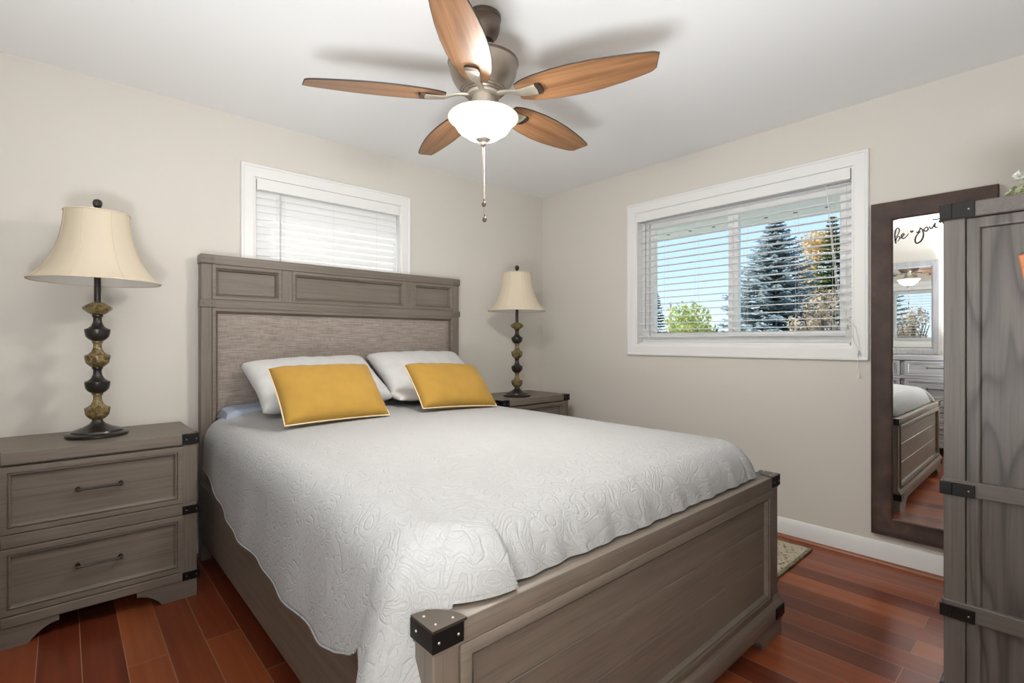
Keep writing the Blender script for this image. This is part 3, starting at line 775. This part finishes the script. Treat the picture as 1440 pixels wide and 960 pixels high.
# ------------------------------------------------------------------ table lamps
def lamp(loc, label, sc):
    root = empty('table_lamp', loc, label, 'table lamp', 'turned table lamps'); z = 0
    MB().lathe([(.108, 0), (.112, .004), (.112, .012), (.106, .016), (.093, .019), (.090, .026), (.074, .032), (.050, .041), (.030, .053), (.021, .064), (.019, .073)], (0, 0, 0), 56).build('base', DARKBEAD, root, local=True)
    unit = [(.016, 0), (.024, .02), (.034, .09), (.0415, .18), (.0450, .32), (.0462, .42), (.0462, .445), (.044, .46), (.034, .50), (.0235, .58), (.0165, .72), (.0150, .84), (.0165, .92), (.0205, .96), (.0205, 1)]
    for i in range(4):
        MB().lathe([(r, .0725+.1165*i+t*.1165) for r, t in unit], (0, 0, 0), 40).build('turned_bead', GLAZE if i % 2 == 0 else DARKBEAD, root, local=True)
    MB().lathe([(.016, .5385), (.032, .546), (.050, .562), (.0540, .568), (.050, .575), (.032, .588), (.014, .598)], (0, 0, 0), 40).build('turned_bead', GLAZE, root, local=True)
    MB().lathe([(.0125, .597), (.0125, .74), (.017, .742), (.017, .79), (.006, .80)], (0, 0, 0), 24).build('neck', DARKBEAD, root, local=True)
    hp = MB(); hp.tube([(.017, 0, .745), (.055, 0, .80), (.062, 0, .88), (.035, 0, .965), (0, 0, .985)], .002, 6); hp.tube([(-.017, 0, .745), (-.055, 0, .80), (-.062, 0, .88), (-.035, 0, .965), (0, 0, .985)], .002, 6)
    hp.each('harp', FANMET, root, local=True)
    prof = [(.117, .992), (.1185, .970), (.1215, .935), (.1275, .895), (.138, .850), (.153, .805), (.172, .765), (.195, .730), (.219, .702), (.236, .687)]
    rf = lambda a: 1-.014*(1-abs(math.cos(4*a))**1.5)
    sh = MB(); sh.lathe(prof, (0, 0, 0), 96, cap=False, rfun=rf); so2 = sh.build('lamp_shade', SHADEM, root, local=True, angle=80)
    ln = MB(); ln.lathe([(r-.0035, zz) for r, zz in prof], (0, 0, 0), 96, cap=False, rfun=rf); ln.build('shade_lining', LINERM, so2, local=True, angle=80)
    sm_ = MB()
    for k2 in range(8):
        a = k2*PI/4; sm_.tube([(r*1.002*math.cos(a), r*1.002*math.sin(a), zz) for r, zz in prof], .0013, 5)
    sm_.each('shade_seam', SEAMM, so2, local=True)
    tr = MB()
    for r, zz in ((.117, .992), (.235, .6875)): tr.tube([(r*rf(q*2*PI/96)*math.cos(q*2*PI/96), r*rf(q*2*PI/96)*math.sin(q*2*PI/96), zz) for q in range(96)], .0034, 6, closed=True)
    tr.each('shade_trim', SEAMM, so2, local=True)
    sp_ = MB()
    for k2 in range(3):
        a = k2*2*PI/3; sp_.tube([(.010*math.cos(a), .010*math.sin(a), .986), (.115*math.cos(a), .115*math.sin(a), .990)], .0015, 5)
    sp_.lathe([(.010, .984), (.010, .988)], (0, 0, 0), 12); sp_.each('spider_ring', FANMET, root, local=True)
    MB().lathe([(.008, .988), (.006, 1.000), (.009, 1.006), (.006, 1.012), (.016, 1.026), (.0185, 1.040), (.014, 1.052), (.005, 1.057)], (0, 0, 0), 10).build('finial', DARKBEAD, root, local=True, angle=20)
    root.scale = (sc, sc, sc); root.rotation_euler = (0, 0, math.radians(20)); return root
lamp((-3.081, -.250, .7385), 'table lamp with a cream bell shade on the nightstand whose two drawers show', 1.0)
lamp((-.598, -.318, .7385), 'table lamp with a cream bell shade in the room corner behind the bed', .95)

# ------------------------------------------------------------------ ceiling fan
FX, FY = -1.964, -1.615
fan = empty('ceiling_fan', (FX, FY, H), 'five-blade brown ceiling fan with a lit opal glass bowl', 'ceiling fan')
c0 = (FX, FY, 0)
MB().lathe([(.066, 2.44), (.0695, 2.436), (.0695, 2.424), (.066, 2.420), (.066, 2.400), (.063, 2.378), (.054, 2.358), (.042, 2.346), (.040, 2.340), (.030, 2.337), (.016, 2.340)], c0, 48).build('canopy', FANCAN, fan)
MB().lathe([(.0105, 2.345), (.0105, 2.262)], c0, 20).build('downrod', FANDARK, fan)
MB().lathe([(.022, 2.300), (.024, 2.296), (.024, 2.272), (.040, 2.266), (.100, 2.263), (.128, 2.262), (.136, 2.258), (.1385, 2.252), (.1385, 2.247), (.1345, 2.244), (.1340, 2.236), (.130, 2.212), (.121, 2.188), (.107, 2.166), (.092, 2.151), (.090, 2.146), (.085, 2.144), (.083, 2.139), (.077, 2.137), (.074, 2.132), (.060, 2.130)], c0, 64).build('motor_housing', FANMET, fan)
MB().lathe([(.1388, 2.2525), (.1394, 2.250), (.1388, 2.2475)], c0, 64, cap=False).build('housing_band', FANDARK, fan)
fw = MB(); fw.lathe([(.066, 2.133), (.066, 2.121), (.046, 2.119), (.046, 2.088), (.050, 2.084), (.060, 2.078), (.062, 2.062), (.118, 2.052), (.120, 2.048), (.115, 2.044), (.030, 2.042)], c0, 48); fw.build('light_fitter', IRONM, fan)
# opal bowl
for k in range(3):
    a = k*2*PI/3+.3
    sk = MB(); sk.tube([(FX+.060*math.cos(a), FY+.060*math.sin(a), 2.062), (FX+.120*math.cos(a), FY+.120*math.sin(a), 2.049)], .004, 8); sk.build('bowl_strut', IRONM, fan)
MB().lathe([(.118, 2.0475), (.128, 2.0465), (.134, 2.044), (.1385, 2.039), (.1385, 2.035), (.135, 2.030), (.122, 2.023), (.111, 2.014)], c0, 64, cap=False).build('bowl_rim', RIMM, fan, angle=80)
bowl = MB().lathe([(.111, 2.014), (.108, 2.006), (.103, 1.997), (.095, 1.987), (.081, 1.978), (.062, 1.964), (.040, 1.955), (.020, 1.952)], c0, 64, cap=False).build('glass_bowl', BOWLM, fan, angle=80)
MB().lathe([(.030, 1.960), (.031, 1.955), (.028, 1.950), (.018, 1.944), (.014, 1.940), (.013, 1.934), (.008, 1.928), (.003, 1.926)], c0, 28).build('bowl_finial', FANMET, fan)
ch = MB(); ch.tube([(FX+.002, FY-.004, 1.930), (FX+.003, FY-.004, 1.72)], .0011, 6); ch.tube([(FX-.001, FY+.003, 1.930), (FX+.006, FY+.003, 1.66)], .0009, 6)
for i in range(30): ch.lathe([(.0004, -.0018), (.0018, 0), (.0004, .0018)], (FX+.002+.001*i/30, FY-.004, 1.925-i*.007), 6)
ch.build('pull_chain', FANMET, fan)
for zz, dx in ((1.700, .003), (1.640, .006)):
    k = MB(); l = MB().lathe([(.003, -.0035), (.0075, -.0025), (.0095, 0), (.0075, .0025), (.003, .0035)], (0, 0, 0), 18)
    Fv = Vector((math.sin(YAW+.3), math.cos(YAW+.3), 0)); Rv = Vector((Fv.y, -Fv.x, 0))
    k.add([tuple(Vector((FX+dx, FY, zz))+Rv*x+Vector((0, 0, 1))*y*1.15+Fv*z) for x, y, z in l.v], l.f)
    k.tube([(FX+dx, FY, zz+.009), (FX+dx, FY, zz+.020)], .0022, 8); k.build('chain_fob', FANDARK, fan)
def blade_geo():
    b = MB(); n = 40
    def half(t): # half width along blade
        return .060+.022*math.sin(min(1, t*1.35)*PI)-.0*t if t < .0 else lerp_tab([(0, .040), (.06, .055), (.15, .0665), (.30, .0765), (.45, .0790), (.60, .0750), (.75, .0650), (.88, .0530), (.955, .0440), (.985, .0385), (1, .0330)], t)
    vs = []; fs = []
    for sgn in (1, -1):
        for i in range(n+1):
            t = i/n; x = .150+.515*t; hwid = half(t)
            for j in range(9):
                q = j/8*2-1; sk = .010*smooth(.93, 1, t)*q
                vs.append((x-sk, q*hwid+.004*math.sin(t*PI), sgn*.0028-.0*q))
    m = 9; base = (n+1)*m
    for i in range(n):
        for j in range(m-1): fs.append((i*m+j, i*m+j+1, (i+1)*m+j+1, (i+1)*m+j)); fs.append((base+i*m+j, base+(i+1)*m+j, base+(i+1)*m+j+1, base+i*m+j+1))
        fs.append((i*m, (i+1)*m, base+(i+1)*m, base+i*m)); fs.append((i*m+m-1, base+i*m+m-1, base+(i+1)*m+m-1, (i+1)*m+m-1))
    for j in range(m-1): fs.append((j, base+j, base+j+1, j+1)); k_ = n*m; fs.append((k_+j, k_+j+1, base+k_+j+1, base+k_+j))
    b.add(vs, fs); return b
def edge_geo():
    b = MB(); pts = []
    lt = [(0, .040), (.06, .055), (.15, .0665), (.30, .0765), (.45, .0790), (.60, .0750), (.75, .0650), (.88, .0530), (.955, .0440), (.985, .0385), (1, .0330)]
    for i in range(41): t = i/40; pts.append((.150+.515*t-.010*smooth(.93, 1, t), lerp_tab(lt, t)+.004*math.sin(t*PI)+.0004, 0))
    for i in range(40, -1, -1): t = i/40; pts.append((.150+.515*t+.010*smooth(.93, 1, t), -lerp_tab(lt, t)+.004*math.sin(t*PI)-.0004, 0))
    b.tube(pts, .0031, 6, closed=True); return b
def arm_geo():
    b = MB(); sec = [(.058, 0.012, .012, .006), (.080, .012, .011, .006), (.102, .010, .010, .0055), (.122, .004, .011, .005), (.142, -.003, .014, .005), (.165, -.0075, .020, .005), (.195, -.0085, .025, .0045), (.222, -.0085, .0275, .004), (.236, -.0075, .027, .003), (.243, -.006, .025, .0025)]
    vs = []; m = 12
    for x, z, hwid, ht in sec:
        for k2 in range(m):
            a = 2*PI*k2/m; ca, sa = math.cos(a), math.sin(a); pw_ = lambda q: math.copysign(abs(q)**.6, q)
            vs.append((x, pw_(ca)*hwid, z+pw_(sa)*ht))
    fs = []
    for i in range(len(sec)-1):
        for k2 in range(m): k3 = (k2+1) % m; fs.append((i*m+k2, i*m+k3, (i+1)*m+k3, (i+1)*m+k2))
    fs.append(tuple(range(m))[::-1]); fs.append(tuple((len(sec)-1)*m+k2 for k2 in range(m)))
    b.add(vs, fs); return b
def endcap_geo():
    b = MB(); b.prism([(.226, -.028), (.243, -.026), (.250, -.016), (.250, .016), (.243, .026), (.226, .028)], lambda x, y, h: (x, y, h), -.0115, -.0035); return b
proto = None
for k in range(5):
    ang = math.radians(-24.5+72*k-41.88)
    M_ = Matrix.Translation((0, 0, 2.112-H)) @ Matrix.Rotation(ang, 4, 'Z') @ Matrix.Rotation(math.radians(-11), 4, 'X')
    if proto is None:
        bl = blade_geo().build('fan_blade', BLADEM, fan, local=True, angle=50); ed = edge_geo().build('blade_edge', BLADEE, bl, local=True)
        ar = arm_geo().build('blade_arm', IRONM, fan, local=True, angle=50); ec = endcap_geo().build('arm_end_plate', FANDARK, ar, local=True)
        proto = (bl, ed, ar, ec)
    else:
        bl = proto[0].copy(); C.objects.link(bl); bl.parent = fan; ed = proto[1].copy(); C.objects.link(ed); ed.parent = bl
        ar = proto[2].copy(); C.objects.link(ar); ar.parent = fan; ec = proto[3].copy(); C.objects.link(ec); ec.parent = ar
    bl.matrix_local = M_
    ar.matrix_local = Matrix.Translation((0, 0, 2.112-H)) @ Matrix.Rotation(ang, 4, 'Z') @ Matrix.Rotation(math.radians(-11), 4, 'X')

# ------------------------------------------------------------------ unseen fill light added behind the camera to brighten the room
tl = empty('added_fill_light', (-3.42, -2.92, 0), 'added fill light out of view, a wide bronze bowl on a short stand facing the foot of the bed', 'added light'); tl.scale = (.95, .95, .93)
MB().lathe([(.18, 0), (.18, .02), (.04, .04), (.03, .50)], (0, 0, 0), 40).build('stand', DARKBEAD, tl, local=True)
MB().lathe([(.03, .50), (.20, .52), (.335, .70), (.33, .71), (.32, .70), (.19, .56), (.03, .54)], (0, 0, 0), 48).build('housing', DARKBEAD, tl, local=True)
al = bpy.data.lights.new('fill_light', 'AREA'); al.shape = 'DISK'; al.size = .62; al.energy = FILL_POWER; al.color = (.93, .97, 1)  # soft upward light added to lift the ceiling and walls
ao = bpy.data.objects.new('fill_light', al); C.objects.link(ao); ao.parent = tl; ao.location = (0, 0, .70)
ao.rotation_euler = Vector((.06, .05, 1)).to_track_quat('-Z', 'Y').to_euler()

# ------------------------------------------------------------------ standing mirror with lettering
mir = empty('wall_mirror', (-.002, -2.70, .155), 'tall dark brown framed mirror with handwritten lettering hung beside the window', 'mirror')
MB().frame(Pright, -2.941, -2.457, .155, 1.876, [(0, .002), (0, .030), (.004, .036), (.012, .037), (.030, .030), (.055, .022), (.078, .020), (.086, .022), (.091, .018), (.091, .008), (0, .002)][:-1]).build('mirror_frame', MFRAME, mir)
MB().prism([(-2.858, .24), (-2.54, .24), (-2.54, 1.792), (-2.858, 1.792)], Pright, .008, .013).build('mirror_glass', MIRRORG, mir)
def strokes():
    # handwriting on the glass, drawn in its own frame: origin left, units of about 1 mm
    K = .001
    y0_, z0_ = -2.5515, 1.655
    A = [
     [(6, 40), (14, 46), (20, 58), (23, 72), (20, 82), (14, 84), (8, 76), (5, 60), (4, 42), (6, 22), (9, 6), (7, 16), (10, 30), (16, 40), (22, 40), (24, 33), (20, 22), (13, 15)],
     [(20, 22), (28, 32), (34, 36), (40, 42), (42, 49), (38, 52), (33, 47), (31, 38), (34, 30), (40, 27), (48, 32), (56, 42), (60, 50)],
     [(92, 54), (95, 48), (100, 52), (105, 62), (108, 68)],
     [(104, 71), (112, 65), (117, 52), (119, 36), (117, 20), (110, 5), (100, -3), (92, -4), (87, 4), (87, 18), (92, 34), (100, 45), (108, 52)],
     [(129, 66), (123, 65), (121, 57), (125, 51), (132, 51), (137, 58), (136, 66), (130, 70), (127, 67)],
     [(142, 72), (144, 64), (148, 60), (154, 64), (160, 74), (164, 84), (162, 74), (163, 66), (168, 62), (174, 64)],
     [(152, 106), (160, 102), (170, 101), (182, 104), (196, 112)]]
    b = MB()
    def cr(p):
        out = []
        P_ = [p[0]]+p+[p[-1]]
        for i in range(1, len(P_)-2):
            for q in range(6):
                t = q/6; a, b_, c_, d_ = P_[i-1], P_[i], P_[i+1], P_[i+2]
                out.append(tuple(.5*((2*b_[n])+(-a[n]+c_[n])*t+(2*a[n]-5*b_[n]+4*c_[n]-d_[n])*t*t+(-a[n]+3*b_[n]-3*c_[n]+d_[n])*t**3) for n in (0, 1)))
        out.append(p[-1]); return out
    for i, st_ in enumerate(A):
        pts = cr(st_); n = len(pts); wd_ = 3.2 if i not in (3,) else 3.9
        b.tube([Pright(y0_-a*K, z0_+c*K, .0131) for a, c in pts], [max(.0007, K*wd_*(.55+.45*math.sin(PI*(j+.5)/n))) for j in range(n)], 6)
    for hx, hz, s_ in ((73, 57, 7.5), (184, 88, 8.5)):
        poly = []
        for q in range(24):
            t = 2*PI*q/24; poly.append((y0_-(hx+s_*math.sin(t)**3)*K, z0_+(hz+s_*(13*math.cos(t)-5*math.cos(2*t)-2*math.cos(3*t)-math.cos(4*t))/16)*K))
        b.prism(poly, Pright, .0131, .0136)
    return b
strokes().build('lettering', INK, mir)

# ------------------------------------------------------------------ small things on the chest
pq = MB(); Rm = Matrix.Rotation(math.radians(-9), 3, 'X')
pq.box(-1.211, -1.199, -.075, .075, -.045, .045, .003); c_ = Vector((0, -3.141, 1.368))
pq.v = [tuple(Vector((v[0], 0, 0))+Rm @ Vector((0, v[1], v[2]))+c_) for v in pq.v]
po = pq.build('wooden_plaque', ORANGEW); tag(po, 'small orange wooden plaque hanging on the side of the tall chest', 'plaque')
pot = empty('flower_pot', (-.90, -3.10, 1.5765), 'white pot of pale green and white flowers on top of the tall chest', 'potted plant')
MB().lathe([(.030, 0), (.034, .002), (.042, .055), (.045, .058), (.041, .058), (.036, .045), (.010, .044)], (0, 0, 0), 24).build('pot', VINYL, pot, local=True)
def leafy(center, rad, n, size, seed, flat=1):
    r_ = random.Random(seed); b = MB()
    for _ in range(n):
        d = Vector((r_.gauss(0, 1), r_.gauss(0, 1), r_.gauss(0, 1))).normalized(); p = Vector(center)+Vector((d.x*rad[0], d.y*rad[1], d.z*rad[2]))*(r_.random()**.33)
        n_ = (d+Vector((r_.gauss(0, .6), r_.gauss(0, .6), r_.gauss(0, .6)))).normalized(); t_ = n_.orthogonal().normalized(); t_ = Matrix.Rotation(r_.random()*6.28, 3, n_) @ t_; s2 = n_.cross(t_)
        s0 = size*(.6+.8*r_.random())
        b.add([p-t_*s0*.5, p+s2*s0*.28+n_*s0*.08, p+t_*s0*.5, p-s2*s0*.28+n_*s0*.08], [(0, 1, 2), (0, 2, 3)])
    return b
def leafmat(name, a, b_, sc=3):
    m = new_mat(name, a, .6, spec=.3); n = noise(m, coords(m), sc, 3)
    L(m, ramp(m, n, [(.35, a), (.65, b_)]), bsdf(m).inputs['Base Color'])
    o = m.node_tree.nodes['Material Output']; t = N(m, 'ShaderNodeBsdfTranslucent'); t.inputs[0].default_value = (*b_, 1)
    x = N(m, 'ShaderNodeMixShader'); x.inputs[0].default_value = .25
    L(m, bsdf(m).outputs[0], x.inputs[1]); L(m, t.outputs[0], x.inputs[2]); L(m, x.outputs[0], o.inputs[0]); return m
leafy((0, .03, .062), (.045, .055, .026), 260, .016, 3).build('pale_green_leaves', leafmat('pale_green_leaf', (.42, .50, .26), (.62, .66, .44), 40), pot, local=True, fix=False)
leafy((0, .055, .118), (.012, .012, .012), 40, .016, 4).build('white_bloom', new_mat('white_petal', (.8, .8, .76), .7), pot, local=True, fix=False)
MB().tube([(0, .0, .04), (0, .02, .08), (0, .052, .115)], .0015, 6).build('stem', new_mat('green_stem', (.12, .2, .06), .6), pot, local=True)

# ------------------------------------------------------------------ rug beside the bed
def rug_mat():
    m = new_mat('woven_floral_rug', (.5, .44, .34), .95, spec=.05)
    t = N(m, 'ShaderNodeTexCoord'); s = N(m, 'ShaderNodeSeparateXYZ'); L(m, t.outputs['Object'], s.inputs[0])
    dx = math_(m, 'SUBTRACT', .32, math_(m, 'ABSOLUTE', s.outputs['X'])); dy = math_(m, 'SUBTRACT', .55, math_(m, 'ABSOLUTE', s.outputs['Y']))
    d = math_(m, 'MINIMUM', dx, dy)
    vo = N(m, 'ShaderNodeTexVoronoi'); vo.inputs['Scale'].default_value = 22; L(m, t.outputs['Object'], vo.inputs['Vector'])
    fl = ramp(m, noise(m, coords(m), 26, 4, .6, 1.5), [(.38, (.22, .19, .11)), (.46, (.56, .50, .38)), (.58, (.60, .55, .43)), (.66, (.42, .22, .12))])
    r = N(m, 'ShaderNodeValToRGB'); r.color_ramp.interpolation = 'CONSTANT'; L(m, math_(m, 'MULTIPLY', d, 4), r.inputs[0])
    el = r.color_ramp.elements; el[0].position = 0; el[0].color = (0, 0, 0, 1); el[1].position = .60; el[1].color = (1, 1, 1, 1)
    edge = ramp(m, noise(m, coords(m), 60, 2), [(.4, (.14, .13, .075)), (.6, (.30, .28, .19))])
    base = mix(m, fl, (.55, .55, .56), r.outputs[0], 'MIX')
    r2 = N(m, 'ShaderNodeValToRGB'); r2.color_ramp.interpolation = 'CONSTANT'; L(m, math_(m, 'MULTIPLY', d, 10), r2.inputs[0])
    q = r2.color_ramp.elements; q[0].position = 0; q[0].color = (1, 1, 1, 1); q[1].position = .14; q[1].color = (0, 0, 0, 1)
    L(m, mix(m, base, edge, r2.outputs[0], 'MIX'), bsdf(m).inputs['Base Color']); bump(m, noise(m, coords(m), 300, 2), .5, .002); return m
rg = MB().box(-.752, -.100, -2.205, -1.10, .0005, .012, .004, 2).build('floor_rug', rug_mat())
tag(rg, 'beige floral rug on the floor between the bed and the window wall', 'rug')

# ------------------------------------------------------------------ outdoors
GZ = -.45
gm = new_mat('lawn_grass', (.10, .16, .04), .9); gn = noise(gm, coords(gm), 2.5, 6); L(gm, ramp(gm, gn, [(.3, (.36, .35, .27)), (.7, (.50, .48, .38))]), bsdf(gm).inputs['Base Color'])
g = MB().box(.3, 70, -40, 60, GZ-.2, GZ, 0).build('lawn', gm, origin=(0, 0, GZ)); g['kind'] = 'structure'
SOFF = new_mat('pale_grey_soffit', (.74, .74, .73), .7)
sf = MB().box(.142, 1.86, -6, 5, 2.30, 2.34, 0).build('roof_overhang', SOFF, origin=(0, 0, 2.3)); structure(sf)
MB().box(1.86, 1.885, -6, 5, 2.292, 2.45, .002).build('fascia_board', WHITE, sf)
vh = MB()
for i in range(42): vh.lathe([(.019, 2.2985), (.019, 2.2995)], (1.64, -5.53+i*.25, 0), 10)
vh.build('vent_holes', new_mat('vent_shadow', (.02, .02, .02), .9), sf)
BARK = new_mat('bark', (.085, .06, .045), .9); bump(BARK, noise(BARK, coords(BARK), 20, 4), .6, .02)
def conifer(name, x, y, top, rbase, m, label, seed, dens=1, droop=.18):
    r_ = random.Random(seed); root = empty(name, (x, y, GZ), label, 'tree')
    hgt = top-GZ
    MB().lathe([(.10*hgt/5, 0), (.06*hgt/5, hgt*.5), (.012, hgt*.98)], (0, 0, 0), 10).build('trunk', BARK, root, local=True)
    b = MB(); br = MB(); z = hgt*.06
    while z < hgt*.985:
        f = 1-z/hgt; R_ = rbase*f**.9+.04; nb = max(5, int((9+7*f)*dens))
        a0 = r_.random()*6.28
        for k2 in range(nb):
            a = a0+k2*2*PI/nb+r_.uniform(-.2, .2); Rk = R_*r_.uniform(.78, 1.08); dr_ = Vector((math.cos(a), math.sin(a), 0)); sd_ = Vector((-dr_.y, dr_.x, 0))
            pts = [Vector((0, 0, z))+dr_*Rk*t+Vector((0, 0, -droop*Rk*t+.22*Rk*t*t)) for t in (0, .35, .7, 1)]
            br.tube(pts, [.014, .010, .006, .003], 4)
            ns_ = max(5, int(Rk*16))
            for i in range(ns_):
                t = (i+.6)/ns_; p = Vector((0, 0, z))+dr_*Rk*t+Vector((0, 0, -droop*Rk*t+.22*Rk*t*t)); wd_ = .30*Rk*(1-.75*t)+.06
                for s_ in (-1, 1, 0):
                    d_ = (dr_*.75+sd_*s_*.9+Vector((0, 0, r_.uniform(-.25, .15)))).normalized(); ln_ = wd_*r_.uniform(.7, 1.2)
                    q = d_.cross(Vector((0, 0, 1))).normalized()*.030+Vector((0, 0, r_.uniform(-.02, .02)))
                    b.add([p-q*.5, p+d_*ln_*.5-q+Vector((0, 0, .02)), p+d_*ln_, p+d_*ln_*.5+q+Vector((0, 0, .02)), p+q*.5], [(0, 1, 2, 3, 4)])
        z += hgt*(.022+.018*f)
    br.build('branches', BARK, root, local=True)
    b.build('needles', m, root, local=True, fix=False); return root
def bushy(name, x, y, ztop_, rad, n, size, m, label, cat, seed, trunk=True, blobs=9):
    r_ = random.Random(seed); root = empty(name, (x, y, GZ), label, cat)
    hgt = ztop_-GZ; zc0 = hgt*.2 if not trunk else hgt*.45
    t = MB(); t.tube([(0, 0, 0), (.02, 0, hgt*.4), (0, .03, hgt*.8)], [.07, .05, .02], 8)
    for k2 in range(7):
        a = r_.random()*6.28; t.tube([(0, 0, hgt*.3), (rad*.4*math.cos(a), rad*.4*math.sin(a), hgt*.6), (rad*.7*math.cos(a), rad*.7*math.sin(a), hgt*.8)], [.03, .02, .008], 6)
    t.build('trunk', BARK, root, local=True)
    b = MB()
    for k2 in range(blobs):
        a = k2*2.4; rr = rad*.55*math.sqrt(k2/blobs); z = zc0+(hgt-zc0-rad*.45)*r_.random() if k2 else hgt-rad*.5
        l = leafy((rr*math.cos(a), rr*math.sin(a), z), (rad*.55, rad*.55, rad*.5), n//blobs, size, seed*31+k2); b.add(l.v, l.f)
    b.build('foliage', m, root, local=True, fix=False); return root
SPR = leafmat('blue_spruce_needles', (.17, .22, .23), (.46, .54, .56), 5)
DGR = leafmat('dark_fir_needles', (.035, .07, .03), (.10, .17, .06), 4)
conifer('spruce_tree', 11.63, 2.35, 4.75, 2.45, SPR, 'large blue spruce standing outside the open-blind window', 11, 1.15)
conifer('fir_tree', 22.0, 3.82, 6.8, 2.1, DGR, 'tall dark green fir standing behind the russet shrub', 12)
conifer('fir_tree', 11.78, 6.26, 2.85, .8, DGR, 'small dark fir standing behind the round yellow green bush', 13)
bushy('round_bush', 5.63, 1.69, 1.88, .78, 5200, .085, leafmat('yellow_green_leaf', (.22, .29, .07), (.50, .52, .16), 2.2), 'rounded yellow green bush beside the blue spruce', 'bush', 21, False, 14)
bushy('autumn_tree', 25.98, 5.6, 6.9, 1.5, 3600, .14, leafmat('orange_leaf', (.42, .26, .09), (.66, .45, .17), 2), 'tall orange autumn tree behind the spruce and the fir', 'tree', 22)
bushy('autumn_shrub', 7.0, -.20, 2.15, .66, 3800, .085, leafmat('russet_leaf', (.26, .19, .12), (.48, .38, .27), 3), 'low russet shrub in front of the fir beside the spruce', 'bush', 23, False, 12)
pole = empty('utility_pole', (32.97, 18.2, GZ), 'thin grey utility pole far away above the round bush', 'pole')
MB().lathe([(.16, 0), (.10, 4.7)], (0, 0, 0), 10).build('pole_shaft', GREYP, pole, local=True)
MB().box(-.05, .05, -.8, .8, 4.3, 4.4, .01).build('crossarm', GREYP, pole, local=True)
